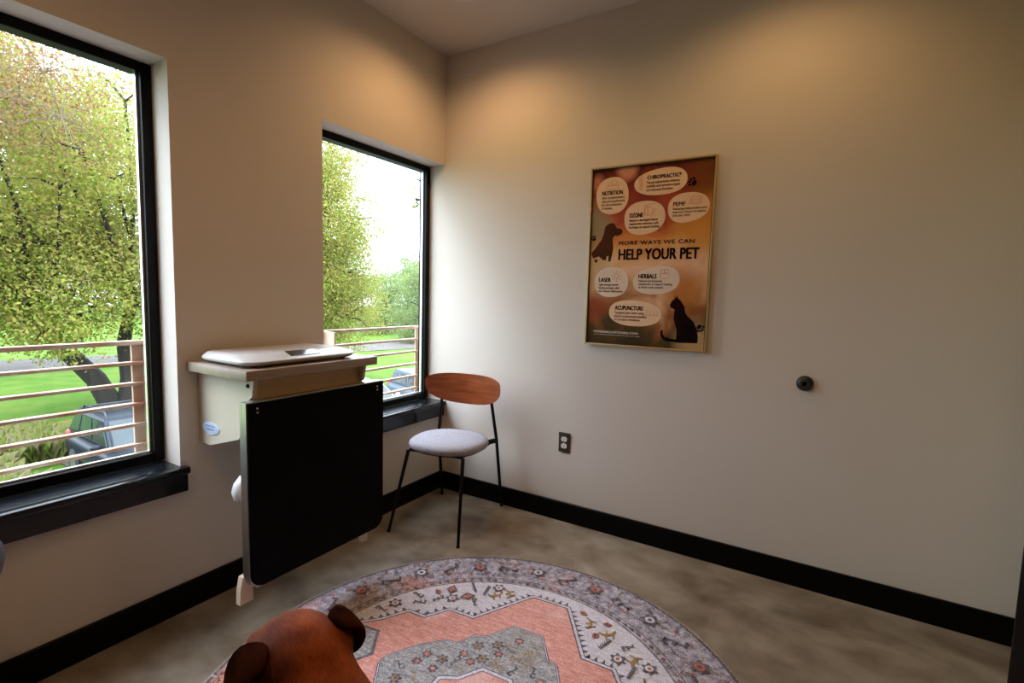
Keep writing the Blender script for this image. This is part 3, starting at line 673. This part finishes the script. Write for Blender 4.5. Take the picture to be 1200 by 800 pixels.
for _ in range(3000):
    p = (rr_.uniform(-.4, .4), rr_.uniform(-.4, .4))
    if not inside(p, GI) or inside(p, KO) or any(math.hypot(p[0] - q[0], p[1] - q[1]) < .043 for q in placed): continue
    placed.append(p); t = len(placed) % 4; w = rr_.random() * 6
    if t == 0: rosette(p[0], p[1], .02, w, Z, (NAVY, OCH, NAVY))
    elif t == 1: hook(p[0], p[1], .022, w, Z, NAVY)
    elif t == 2: rosette(p[0], p[1], .016, w, Z, (NAVY, RUST, GREY))
    else: hook(p[0], p[1], .018, w, Z, OCH)
rug = b.build('round_rug', RM, None, 30); rug.location = (1.248, -1.343, 0); rug.rotation_euler = (0, 0, math.radians(4))
tag(rug, 'round faded coral and grey medallion rug on the concrete floor', 'rug')

# ------------------------------------------------------------------ dog, sitting on the rug with its back to us
def dog():
    D = empty('dog', (1.62, -2.19, 0.0)); tag(D, 'rust-brown short-haired dog with dark ears sitting on the rug, seen from behind', 'dog')
    fx = Vector((-.895, .445, 0)).normalized(); D.rotation_euler = (0, 0, math.atan2(fx.y, fx.x) + math.radians(12)); D.scale = (1.05, 1.05, 1.05); D.location = (1.665, -2.15, .0105)
    # local: +x forward, y left, z up. head centre about x=.30
    fur = bpy.data.materials.new('rust_brown_fur'); fur.use_nodes = True; nt = fur.node_tree; P = nt.nodes['Principled BSDF']; N = lambda t: nt.nodes.new(t); L = nt.links.new
    tc = N('ShaderNodeTexCoord'); n1 = N('ShaderNodeTexNoise'); n1.inputs['Scale'].default_value = 9; n1.inputs['Detail'].default_value = 3; L(tc.outputs['Object'], n1.inputs['Vector'])
    mp = N('ShaderNodeMapping'); mp.inputs['Scale'].default_value = (14, 110, 60); L(tc.outputs['Object'], mp.inputs[0])
    n2 = N('ShaderNodeTexNoise'); n2.inputs['Scale'].default_value = 4; n2.inputs['Detail'].default_value = 4; n2.inputs['Distortion'].default_value = .6; L(mp.outputs[0], n2.inputs['Vector'])
    r1 = N('ShaderNodeValToRGB'); e = r1.color_ramp.elements; e[0].position = .32; e[0].color = srgb(66, 30, 16); e[1].position = .68; e[1].color = srgb(176, 92, 42); e.new(.5).color = srgb(126, 58, 26); L(n1.outputs[0], r1.inputs[0])
    r2 = N('ShaderNodeMapRange'); r2.inputs[1].default_value = .3; r2.inputs[2].default_value = .7; r2.inputs[3].default_value = .72; r2.inputs[4].default_value = 1.2; L(n2.outputs[0], r2.inputs[0])
    mx = N('ShaderNodeMix'); mx.data_type = 'RGBA'; mx.blend_type = 'MULTIPLY'; mx.inputs['Factor'].default_value = 1; L(r1.outputs[0], mx.inputs['A']); L(r2.outputs[0], mx.inputs['B']); L(mx.outputs['Result'], P.inputs['Base Color'])
    bp = N('ShaderNodeBump'); bp.inputs['Strength'].default_value = .35; bp.inputs['Distance'].default_value = .004; L(n2.outputs[0], bp.inputs['Height']); L(bp.outputs[0], P.inputs['Normal'])
    P.inputs['Roughness'].default_value = .65; P.inputs['Specular IOR Level'].default_value = .14; P.inputs['Sheen Weight'].default_value = 0; P.inputs['Sheen Roughness'].default_value = .4
    ear_m = mat('dark_ear_fur', srgb(74, 37, 21), .95, noise=(14, srgb(26, 14, 10), (1, 1, 1), 3), spec=.0)
    b = MB()
    def chain(pts, u=14):   # overlapping spheres along a tapered chain
        for (p, r), (q, s_) in zip(pts[:-1], pts[1:]):
            p, q = Vector(p), Vector(q); k = max(2, int((q - p).length / (min(r, s_) * .35)))
            for i in range(k + 1):
                t = i / k; rad = r + (s_ - r) * t; b.ell(p.lerp(q, t), (rad, rad, rad), None, u, 10)
    # torso
    for c, r in [((-.13, 0, .16), (.15, .135, .15)), ((-.05, 0, .25), (.15, .125, .16)), ((.04, 0, .35), (.125, .118, .16)), ((.10, 0, .43), (.105, .112, .14)), ((.14, 0, .40), (.09, .09, .13))]: b.ell(c, r, Matrix.Rotation(-.75, 3, 'Y'))
    for sy in (-1, 1):
        b.ell((.105, sy * .075, .42), (.06, .055, .12)); b.ell((-.05, sy * .115, .15), (.14, .06, .125), Matrix.Rotation(.35, 3, 'Y'))
        chain([((.12, sy * .085, .40), .055), ((.11, sy * .085, .24), .038), ((.125, sy * .08, .10), .026), ((.13, sy * .08, .035), .027)])
        b.ell((.155, sy * .08, .026), (.05, .034, .026))
        chain([((-.02, sy * .135, .15), .07), ((.06, sy * .14, .12), .05), ((-.06, sy * .14, .05), .034), ((.02, sy * .14, .03), .028)]); b.ell((.05, sy * .14, .026), (.055, .034, .026))
    chain([((-.24, 0, .07), .035), ((-.34, .05, .035), .025), ((-.44, .14, .028), .016), ((-.48, .22, .024), .009)])
    # neck
    chain([((.06, 0, .46), .118), ((.12, 0, .545), .102), ((.20, 0, .612), .078)])
    # head: skull, brow, cheeks, muzzle
    hp = Matrix.Rotation(.42, 3, 'Y')
    b.ell((.262, 0, .652), (.085, .068, .064), hp); b.ell((.225, 0, .655), (.06, .058, .058), hp)
    for sy in (-1, 1):
        b.ell((.306, sy * .034, .664), (.030, .024, .022), hp); b.ell((.285, sy * .045, .628), (.055, .033, .046), hp); b.ell((.235, sy * .060, .668), (.034, .018, .026))
    for i in range(8):
        t = i / 7; b.ell((.315 + .115 * t, 0, .622 - .075 * t), (.04, .041 - .009 * t, .040 - .008 * t), hp)
    b.ell((.375, 0, .558), (.055, .025, .016), hp)
    tmp = b.build('dog_shape', fur, None)
    md = tmp.modifiers.new('r', 'REMESH'); md.mode = 'VOXEL'; md.voxel_size = .007; md.use_smooth_shade = True
    sm = tmp.modifiers.new('s', 'SMOOTH'); sm.factor = .5; sm.iterations = 9
    dg = bpy.context.evaluated_depsgraph_get(); me = bpy.data.meshes.new_from_object(tmp.evaluated_get(dg)); bpy.data.objects.remove(tmp)
    for p in me.polygons: p.use_smooth = True
    me.materials.clear(); me.materials.append(fur); me.name = 'body'
    o = bpy.data.objects.new('body', me); COL.objects.link(o); o.parent = D
    # ears: folded flaps hanging from the sides of the skull
    for sy in (-1, 1):
        b = MB(); rings = []
        # (along t) base centre, half length fore-aft, thickness, direction
        prof = [((.222, .045, .697), .030, .010), ((.230, .066, .699), .040, .011), ((.240, .083, .686), .046, .010), ((.252, .092, .660), .044, .009), ((.266, .094, .628), .034, .008), ((.280, .090, .600), .017, .006), ((.286, .087, .588), .003, .003)]
        for k, (c, hl, th) in enumerate(prof):
            c = Vector((c[0], sy * c[1], c[2])); d = Vector((prof[min(k + 1, 6)][0][0] - prof[max(k - 1, 0)][0][0], sy * (prof[min(k + 1, 6)][0][1] - prof[max(k - 1, 0)][0][1]), prof[min(k + 1, 6)][0][2] - prof[max(k - 1, 0)][0][2])).normalized()
            ax = Vector((1, 0, 0)); ax = (ax - d * ax.dot(d)).normalized(); nr = d.cross(ax)
            b0 = Vector((prof[1][0][0], sy * prof[1][0][1], prof[1][0][2])); c = b0 + (c - b0) * .84; hl *= .82
            rings.append([c + ax * hl * math.cos(a) + nr * th * math.sin(a) for a in np.linspace(0, 2 * PI, 20, endpoint=False)])
        b.loft(rings); e_ = b.build('ear', ear_m, D, 80); e_['label'] = 'dark brown drooping ear'
        ss = e_.modifiers.new('s', 'SUBSURF'); ss.levels = 1; ss.render_levels = 1
        b = MB(); b.ell((.338, sy * .034, .640), (.011, .011, .011)); b.build('eye', M['lcd'], D)
    b = MB(); b.ell((.455, 0, .552), (.014, .019, .014)); b.build('nose', M['rubber'], D)
    return D
DOG = dog()

# ------------------------------------------------------------------ outside
GZ = -3.7
def leafmat(name, c, tr=.45):
    m = bpy.data.materials.new(name); m.use_nodes = True; nt = m.node_tree; nt.nodes.clear(); N = lambda t: nt.nodes.new(t); L = nt.links.new
    o = N('ShaderNodeOutputMaterial'); d = N('ShaderNodeBsdfDiffuse'); t = N('ShaderNodeBsdfTranslucent'); mx = N('ShaderNodeMixShader'); mx.inputs[0].default_value = tr
    for q in (d, t): q.inputs[0].default_value = (c[0] * .43, c[1] * .43, c[2] * .40, 1)
    L(d.outputs[0], mx.inputs[1]); L(t.outputs[0], mx.inputs[2]); L(mx.outputs[0], o.inputs[0]); return m
LM = dict(yel=[leafmat('leaf_yellow_green', srgb(220, 214, 112)), leafmat('leaf_lime', srgb(186, 208, 96)), leafmat('leaf_gold', srgb(222, 208, 126))],
          grn=[leafmat('leaf_green', srgb(168, 186, 96)), leafmat('leaf_mid', srgb(200, 204, 108)), leafmat('leaf_deep', srgb(128, 150, 80))],
          pale=[leafmat('leaf_pale', srgb(172, 192, 130)), leafmat('leaf_pale_grey', srgb(150, 178, 122)), leafmat('leaf_pale_lime', srgb(190, 202, 128))],
          red=[leafmat('leaf_reddish', srgb(182, 128, 104)), leafmat('leaf_copper', srgb(196, 158, 122)), leafmat('leaf_bud', srgb(210, 186, 120))])
M['bark'] = mat('dark_bark', srgb(44, 36, 31), .9, noise=(6, srgb(26, 22, 19), (1, 1, .3), 5), bump=(14, .6, .03))
M['twig'] = mat('pale_twig', srgb(120, 106, 98), .8, noise=(5, srgb(92, 78, 70), (1, 1, 1), 2))
nprng = np.random.default_rng(11)
def leaves(name, centers, radii, n, size, mats, parent, clump=26, spread=.22):
    centers = np.array(centers, float); radii = np.array(radii, float)
    if radii.ndim == 1: radii = np.repeat(radii[:, None], 3, 1)
    w = radii.prod(1) ** (2 / 3); w /= w.sum(); nc = n // clump
    idx = nprng.choice(len(centers), nc, p=w); d = nprng.normal(size=(nc, 3)); d /= np.linalg.norm(d, axis=1)[:, None]
    rr = nprng.uniform(.45, 1.0, nc) ** .6
    cc = centers[idx] + d * radii[idx] * rr[:, None]
    sp = radii[idx].mean(1) * spread
    P = np.repeat(cc, clump, 0) + nprng.normal(size=(nc * clump, 3)) * np.repeat(sp, clump)[:, None] * np.array([1, 1, .7])
    m = len(P); u = nprng.normal(size=(m, 3)); u /= np.linalg.norm(u, axis=1)[:, None]; v = nprng.normal(size=(m, 3)); v -= u * (u * v).sum(1)[:, None]; v /= np.linalg.norm(v, axis=1)[:, None]
    s = size * nprng.uniform(.55, 1.3, m)[:, None]
    V = np.stack([P - u * s * .5, P + v * s * .26 - u * s * .05, P + u * s * .5, P - v * s * .26 - u * s * .05], 1).reshape(-1, 3)
    me = bpy.data.meshes.new(name); me.vertices.add(4 * m); me.vertices.foreach_set('co', V.ravel()); me.loops.add(4 * m); me.loops.foreach_set('vertex_index', np.arange(4 * m, dtype=np.int32))
    me.polygons.add(m); me.polygons.foreach_set('loop_start', np.arange(0, 4 * m, 4, dtype=np.int32)); me.polygons.foreach_set('loop_total', np.full(m, 4, np.int32))
    me.polygons.foreach_set('material_index', np.repeat(nprng.integers(0, len(mats), nc), clump).astype(np.int32))
    for q in mats: me.materials.append(q)
    me.update(calc_edges=True); me.validate()
    o = bpy.data.objects.new(name, me); COL.objects.link(o); o.parent = parent; return o
def tree(name, label, x, y, trunk, blobs, n, size, kind, group=None, gz=GZ, bark='bark', twigs=2, spread=.22):
    t = empty(name, (x, y, gz)); tag(t, label, 'tree', group)
    b = MB(); rg = random.Random(int(x * 13 + y * 7) & 1023)
    for path in trunk: b.tube([p for p, _ in path], [r for _, r in path], 9)
    top = [path[-1][0] for path in trunk]
    for c, r in blobs:
        src = min(top, key=lambda q: (Vector(q) - Vector(c)).length); r0 = r if not isinstance(r, (tuple, list)) else sum(r) / 3
        a, e = Vector(src), Vector(c); mid = a.lerp(e, .5) + Vector((rg.uniform(-.3, .3), rg.uniform(-.3, .3), .2)); q = .3 if bark == 'twig' else 1; b.tube([a, mid, e], [.12 * q, .08 * q, .045 * q], 6)
        for _ in range(twigs):
            d = Vector((rg.gauss(0, 1), rg.gauss(0, 1), rg.gauss(.2, .8))).normalized() * r0 * .9; b.tube([e, e + d * .5 + Vector((0, 0, .1 * r0)), e + d], [.05 * q, .03 * q, .012 * q], 5)
    b.build('trunk', M[bark], t)
    leaves('foliage', [c for c, _ in blobs], [r if isinstance(r, (tuple, list)) else (r, r, r) for _, r in blobs], n, size, LM[kind], t, spread=spread)
    return t

b = MB(); b.box((-140, -70, GZ - .3), (-.2, 150, GZ)); 
M['lawn'] = mat('lawn', srgb(62, 96, 28), .95, noise=(.9, srgb(88, 106, 44), (1, 1, 1), 6), spec=.05)
o = b.build('lawn', M['lawn']); struct(o)
M['asphalt'] = mat('pale_asphalt', srgb(92, 86, 82), .9, noise=(1.2, srgb(78, 73, 70), (1, 1, 1), 4), spec=.1)
b = MB(); d = Vector((6, 22, 0)).normalized(); nn = Vector((-d.y, d.x, 0)); c0 = Vector((-38, 11, GZ + .02)); P = []
for s_, t_ in ((-90, -3.2), (90, -3.2), (90, 3.2), (-90, 3.2)): P.append(c0 + d * s_ + nn * t_)
b.loft([[p for p in P], [p + Vector((0, 0, .03)) for p in P]]); struct(b.build('road', M['asphalt']))
b = MB(); b.box((-15.6, 2.6, GZ), (-9.5, 30, GZ + .03)); b.box((-9.5, -14, GZ), (-.2, 30, GZ + .03)); struct(b.build('parking_lot', M['asphalt']))  # strip next to the building is unseen, added to cut green bounce

# rusty balcony railing just outside the windows
M['rust'] = mat('rusty_steel', srgb(196, 180, 164), .6, .1, noise=(9, srgb(164, 116, 84), (1, 1, 1), 6))
RL_ = empty('balcony_railing', (-.3, -1.0, .45)); tag(RL_, 'weathered rusty steel railing of horizontal bars outside the windows', 'railing')
zs = [1.05, .966, .881, .795, .710, .624, .539, .454]
for i, z in enumerate(zs):
    b = MB(); h = .009 if i == 0 else .0065
    b.box((-.014, -1.9, z - .45 - h), (.014, 1.12, z - .45 + h), .002, 1); b.build('rail', M['rust'], RL_)
for y in (-2.45, -1.585, -.70, .115):
    b = MB(); b.box((-.016, y + 1.0 - .035, -.30), (-.004, y + 1.0 + .012, .605), .002, 1); b.box((-.016, y + 1.0 + .002, -.30), (.10, y + 1.0 + .012, .605), .002, 1); b.build('post', M['rust'], RL_)

# cars
def carpaint(name, c, rough=.18): 
    m = mat(name, c, rough, .0, spec=.12); m.node_tree.nodes['Principled BSDF'].inputs['Coat Weight'].default_value = .05; return m
M['cglass'] = mat('car_glass', (.006, .014, .016), .05, spec=.4); M['tyre'] = mat('tyre', (.012, .012, .013), .8); M['rim'] = mat('rim', (.45, .46, .48), .3, .9)
M['lampw'] = mat('headlight', (.8, .82, .85), .1); M['lampr'] = mat('tail_light', (.5, .02, .02), .15); M['plast'] = mat('black_plastic', (.015, .015, .017), .5)
def car(name, label, pos, head, paint, h=1.72, group=None, rack=True):
    c = empty(name, (pos[0], pos[1], GZ + .03), head); tag(c, label, 'car', group)
    def sec(x, w, z0, z1, n=28, e=4.5):
        zc, hh = (z0 + z1) / 2, (z1 - z0) / 2; R = []
        for i in range(n):
            a = 2 * PI * i / n; ca, sa = math.cos(a), math.sin(a); q = (abs(ca) ** e + abs(sa) ** e) ** (-1 / e); R.append((x, w * ca * q, zc + hh * sa * q))
        return R
    b = MB(); b.loft([sec(*q) for q in [(-2.18, .74, .48, .92), (-2.12, .85, .36, 1.02), (-1.5, .9, .27, 1.06), (.7, .9, .27, 1.05), (1.05, .89, .27, 1.04), (1.75, .86, .28, .97), (2.05, .80, .33, .88), (2.16, .70, .42, .74)]]); b.build('body', paint, c)
    B0 = [(-2.0, .80), (.95, .80)]; zb, zt = 1.02, h - .04
    def ghost(k, z):   # greenhouse rectangle at relative height k
        x0 = -2.03 + .28 * k; x1 = 1.0 - .85 * k; w = .82 - .15 * k; return [(x0, -w, z), (x1, -w * .97, z), (x1, w * .97, z), (x0, w, z)]
    b = MB(); b.loft([ghost(0, zb), ghost(.93, zb + (zt - zb) * .93), [(x * .985 - .01, y * .95, zt + .01) for x, y, _ in ghost(1, zt)]])
    bmesh.ops.bevel(b.bm, geom=b.bm.edges[:], offset=.05, segments=3, affect='EDGES'); b.build('cabin', paint, c)
    def pane(P, name='window', out=.012):
        P = [Vector(p) for p in P]; n = (P[1] - P[0]).cross(P[2] - P[0]).normalized()
        if n.dot(sum(P, Vector()) / len(P) - Vector((-.5, 0, 1.3))) < 0: n = -n
        b = MB(); b.loft([[p - n * .02 for p in P], [p + n * out for p in P]]); b.build(name, M['cglass'], c)
    def gp(kx, side, k):   # point on side
        q = ghost(k, zb + (zt - zb) * k); x0, x1 = q[0][0], q[1][0]; return (x0 + (x1 - x0) * kx, side * (.82 - .15 * k) * (.995), zb + (zt - zb) * k)
    for sd in (-1, 1):
        for a0, a1 in ((.04, .27), (.31, .60), (.64, .95)): pane([gp(a0, sd, .13), gp(a1, sd, .13), gp(a1 - .01, sd, .86), gp(a0 + .01, sd, .86)])
    g1, g2 = ghost(.1, zb + (zt - zb) * .1), ghost(.88, zb + (zt - zb) * .88)
    pane([(g1[1][0], -.70, g1[1][2]), (g1[1][0], .70, g1[1][2]), (g2[1][0], .60, g2[1][2]), (g2[1][0], -.60, g2[1][2])], 'windshield')
    g1, g2 = ghost(.25, zb + (zt - zb) * .25), ghost(.85, zb + (zt - zb) * .85)
    pane([(g1[0][0], -.66, g1[0][2]), (g1[0][0], .66, g1[0][2]), (g2[0][0], .58, g2[0][2]), (g2[0][0], -.58, g2[0][2])], 'rear_window')
    for sd in (-1, 1):
        for x in (-1.38, 1.36):
            b = MB(); b.lathe([(.01, -.11), (.30, -.11), (.35, -.08), (.35, .08), (.30, .11), (.2, .10), (.01, .09)] if sd > 0 else [(.01, .11), (.30, .11), (.35, .08), (.35, -.08), (.30, -.11), (.2, -.10), (.01, -.09)], (0, 0, 0), 28, 'y')
            # lathe 'y' maps h to -y
            bmesh.ops.translate(b.bm, verts=b.bm.verts[:], vec=(x, sd * .80, .35)); w = b.build('wheel', M['tyre'], c)
            b = MB(); b.lathe([(.01, 0), (.21, 0), (.21, .02), (.12, .03), (.01, .02)] if sd < 0 else [(.01, 0), (.21, 0), (.21, -.02), (.12, -.03), (.01, -.02)], (x, sd * .895, .35), 20, 'y'); b.build('rim', M['rim'], w)
        b = MB(); b.ell((.62, sd * .98, 1.10), (.07, .11, .075)); b.box((.58, min(sd * .84, sd * .95), 1.06), (.64, max(sd * .84, sd * .95), 1.10)); b.build('wing_mirror', paint, c)
        b = MB(); b.ell((2.0, sd * .62, .78), (.13, .15, .09)); b.build('headlight', M['lampw'], c)
        b = MB(); b.ell((-2.08, sd * .74, .92), (.08, .10, .16)); b.build('tail_light', M['lampr'], c)
        if rack: b = MB(); b.tube([(-1.6, sd * .56, h - .03), (-1.5, sd * .56, h + .05), (-.1, sd * .56, h + .05), (.0, sd * .56, h - .05)], .02, 8); b.build('roof_rail', M['plast'], c)
    if rack:
        for x in (-1.2, -.5): b = MB(); b.tube([(x, -.58, h + .06), (x, .58, h + .06)], .022, 8); b.build('rack_bar', M['plast'], c)
    b = MB(); b.box((2.10, -.5, .48), (2.19, .5, .66), .02, 2); b.build('grille', M['plast'], c)
    b = MB(); b.box((2.12, -.8, .34), (2.2, .8, .44), .02, 2); b.build('bumper', M['plast'], c)
    return c
car('parked_car', 'dark blue-grey car with roof rack parked below the big window', (-12.9, 3.3), -.05, carpaint('dark_car_paint', (.012, .015, .021), .3))
car('parked_car', 'white car parked outside the narrow window, beside the black table leaf', (-12.35, 10.7), -.35, carpaint('white_car_paint', (.30, .32, .335)), 1.5, rack=False)
car('parked_car', 'pale blue-grey car at the right of the narrow window behind the chair', (-12.0, 13.75), -.35, carpaint('silver_car_paint', (.10, .13, .16)), 1.62, rack=False)
bo = MB(); bo.lathe([(.001, 0), (.07, 0), (.07, .36), (.06, .40), (.03, .42), (.001, .425)], (0, 0, 0), 20); bo = bo.build('bollard', mat('white_post_paint', (.32, .33, .34), .5)); bo.location = (-13.6, 2.3, GZ + .02)
tag(bo, 'short white post beside the dark car below the big window', 'post')

# trees
def P3(*a): return [((x, y, z), r) for x, y, z, r in a]
rt = random.Random(3)
def crown(n, cx, cy, cz, rx, ry, rz, r0, r1, seed=1):
    g = random.Random(seed); out = []
    for i in range(n):
        while True:
            p = (g.uniform(-1, 1), g.uniform(-1, 1), g.uniform(-1, 1))
            if sum(q * q for q in p) <= 1: break
        out.append(((cx + rx * p[0], cy + ry * p[1], cz + rz * p[2]), g.uniform(r0, r1)))
    return out
tree('broad_tree', 'leafy yellow-green tree with a dark forked trunk, behind the dark car', -22.5, 6.4,
     [P3((0, 0, -.1, .42), (-.2, -.5, 1.2, .36), (-.6, -1.3, 2.4, .3), (-.6, -2.0, 3.6, .22)), P3((.3, .35, -.1, .40), (.2, .5, 1.2, .32), (-.2, .5, 2.6, .26), (-.3, .9, 4.4, .2))],
     crown(34, 0, -1.8, 8.0, 4.2, 4.9, 5.0, 1.3, 2.2, 4) + crown(8, 1.5, -1.0, 3.9, 2.5, 5.0, .7,   .8, 1.2, 9), 110000, .15, 'yel', twigs=3)
tree('tall_tree', 'tall green tree filling the big window behind the forked tree', -38, 5.5, [P3((0, 0, 0, .4), (0, 0, 4, .3), (.2, 0, 8, .2))],
     crown(34, 0, 0, 11.5, 6.0, 9.5, 7.5, 2.0, 3.2, 8), 70000, .22, 'grn')
tree('budding_tree', 'reddish budding tree with bare pale twigs, upper left of the big window', -19.5, .5, [P3((0, 0, 0, .15), (0, .1, 4.5, .11), (.1, .3, 8.4, .07))],
     crown(12, .3, .4, 10.6, 2.6, 3.4, 2.4, 1.1, 1.8, 3), 15000, .11, 'red', bark='twig', twigs=16, spread=.4)
tree('spring_tree', 'large yellow-green tree at the left of the narrow window', -21.6, 15.6, [P3((0, 0, 0, .35), (0, 0, 3, .28), (.1, .1, 6, .2))],
     crown(40, 0, 0, 7.8, 3.2, 3.3, 5.8, 1.2, 1.9, 12), 110000, .14, 'yel', twigs=3)
g = 'distant trees beyond the road'
for k, (x, y, hh, rx_) in enumerate([(-43.5, 42.5, 5.0, 3.8), (-52, 55.5, 7.0, 3.8), (-32.5, 37.5, 5.0, 3.2), (-76, 62, 6, 6.5), (-66, 77, 6.5, 6.5), (-86, 34, 6, 6.5), (-80, 16, 7, 6.5), (-84, -6, 7, 6.5), (-55, 92, 7, 6.5)]):
    tree('distant_tree', 'pale green tree in the distant row beyond the road', x, y, [P3((0, 0, 0, .3), (0, 0, 3, .2))],
         crown(14, 0, 0, hh, rx_ * .8, rx_, hh * .62, 1.5 if k < 3 else 2.2, 2.4 if k < 3 else 3.4, 40 + k) + crown(10, 0, 0, 1.5, rx_ * .6, rx_ * 1.2, .6, 1.2, 2.0, 60 + k), 15000 if k < 3 else 9000, .24 if k < 3 else .42, 'pale', group=g, twigs=0)
tree('sprig_tree', 'slim dark green tree whose branch hangs in at the right of the narrow window', -10.8, 15.5, [P3((0, 0, 0, .14), (.1, 0, 4, .11), (0, 0, 8.4, .07))],
     [((-.9, -2.5, 9.4), .42), ((-1.0, -2.75, 8.7), .30), ((-.7, -2.2, 8.2), .28), ((-.4, -1.5, 9.5), .7), ((0, 0, 9.5), 1.2)], 1500, .13, 'grn', twigs=1)

# tall ornamental grass by the parking place: nobody could count the blades
def grass():
    n = 18000; cx = nprng.uniform(-17, -9.6, n); cy = nprng.uniform(-4.0, 1.2, n); k = n // 4; cx[:k] = nprng.uniform(-18.2, -15.7, k); cy[:k] = nprng.uniform(1.0, 2.9, k) ; P = np.stack([cx, cy, np.full(n, GZ + .02)], 1)
    a = nprng.uniform(0, 2 * PI, n); hgt = nprng.uniform(.35, 1.05, n); lean = nprng.uniform(.1, .75, n); d = np.stack([np.cos(a), np.sin(a), 0 * a], 1); s = np.stack([-np.sin(a), np.cos(a), 0 * a], 1) * .012
    mid = P + d * (hgt * lean * .35)[:, None] + np.array([0, 0, 1]) * (hgt * .7)[:, None]; tip = P + d * (hgt * lean)[:, None] + np.array([0, 0, 1]) * (hgt * (1 - .4 * lean))[:, None]
    V = np.stack([P - s, P + s, mid + s * .8, tip, mid - s * .8], 1).reshape(-1, 3)
    me = bpy.data.meshes.new('tall_grass'); me.from_pydata(V.tolist(), [], [tuple(range(5 * i, 5 * i + 5)) for i in range(n)])
    for c in ((206, 202, 130), (170, 190, 92), (216, 206, 160)): me.materials.append(leafmat('grass_blade', srgb(*c)))
    me.polygons.foreach_set('material_index', nprng.integers(0, 3, n).astype(np.int32)); o = bpy.data.objects.new('tall_grass', me); COL.objects.link(o)
    tag(o, 'pale green ornamental grass beside the dark parked car', 'grass', kind='stuff')
grass()

# ------------------------------------------------------------------ sky, sun, camera
w = bpy.data.worlds.new('sky'); S.world = w; w.use_nodes = True; nt = w.node_tree; bg = nt.nodes['Background']
tc = nt.nodes.new('ShaderNodeTexCoord'); nz = nt.nodes.new('ShaderNodeTexNoise'); nz.inputs['Scale'].default_value = 3; nz.inputs['Detail'].default_value = 5
rp = nt.nodes.new('ShaderNodeValToRGB'); rp.color_ramp.elements[0].position = .3; rp.color_ramp.elements[0].color = (.60, .79, 1, 1); rp.color_ramp.elements[1].position = .55; rp.color_ramp.elements[1].color = (.78, .89, 1, 1)
nt.links.new(tc.outputs['Generated'], nz.inputs['Vector']); nt.links.new(nz.outputs[0], rp.inputs[0]); nt.links.new(rp.outputs[0], bg.inputs['Color']); sx = nt.nodes.new('ShaderNodeSeparateXYZ'); nt.links.new(tc.outputs['Generated'], sx.inputs[0])   # overcast sky: three times brighter overhead than at the horizon
mr = nt.nodes.new('ShaderNodeMapRange'); mr.inputs[1].default_value = 0; mr.inputs[2].default_value = 1; mr.inputs[3].default_value = 1.4; mr.inputs[4].default_value = 3.8
nt.links.new(sx.outputs['Z'], mr.inputs[0]); nt.links.new(mr.outputs[0], bg.inputs['Strength'])
sun = bpy.data.lights.new('sun', 'SUN'); sun.energy = 1.0; sun.angle = math.radians(30); sun.color = (.76, .87, 1)   # sun behind thin bright cloud
so = bpy.data.objects.new('sun', sun); so.rotation_euler = Vector((.46, .40, -.80)).to_track_quat('-Z', 'Y').to_euler(); COL.objects.link(so)

cam = bpy.data.cameras.new('camera'); cam.sensor_width = 36; cam.lens = 587.88 / 1200 * 36; cam.clip_start = .02; cam.clip_end = 500
co = bpy.data.objects.new('camera', cam); COL.objects.link(co)
r_, u_, f_ = Vector((.85383901, .51986064, .02653056)), Vector((-.06916581, .06278975, .99562721)), Vector((-.51592155, .85194035, -.08956891))
Mx = Matrix(((r_.x, u_.x, -f_.x, 2.07743551), (r_.y, u_.y, -f_.y, -2.55483659), (r_.z, u_.z, -f_.z, 1.27876676), (0, 0, 0, 1)))
co.matrix_world = Mx; S.camera = co
S.view_settings.view_transform = 'Standard'; S.view_settings.look = 'None'; S.view_settings.gamma = 1; S.view_settings.use_curve_mapping = False; S.view_settings.exposure = 1.9
S.cycles.max_bounces = 8; S.cycles.diffuse_bounces = 5; S.cycles.transparent_max_bounces = 12
S.cycles.use_denoising = True
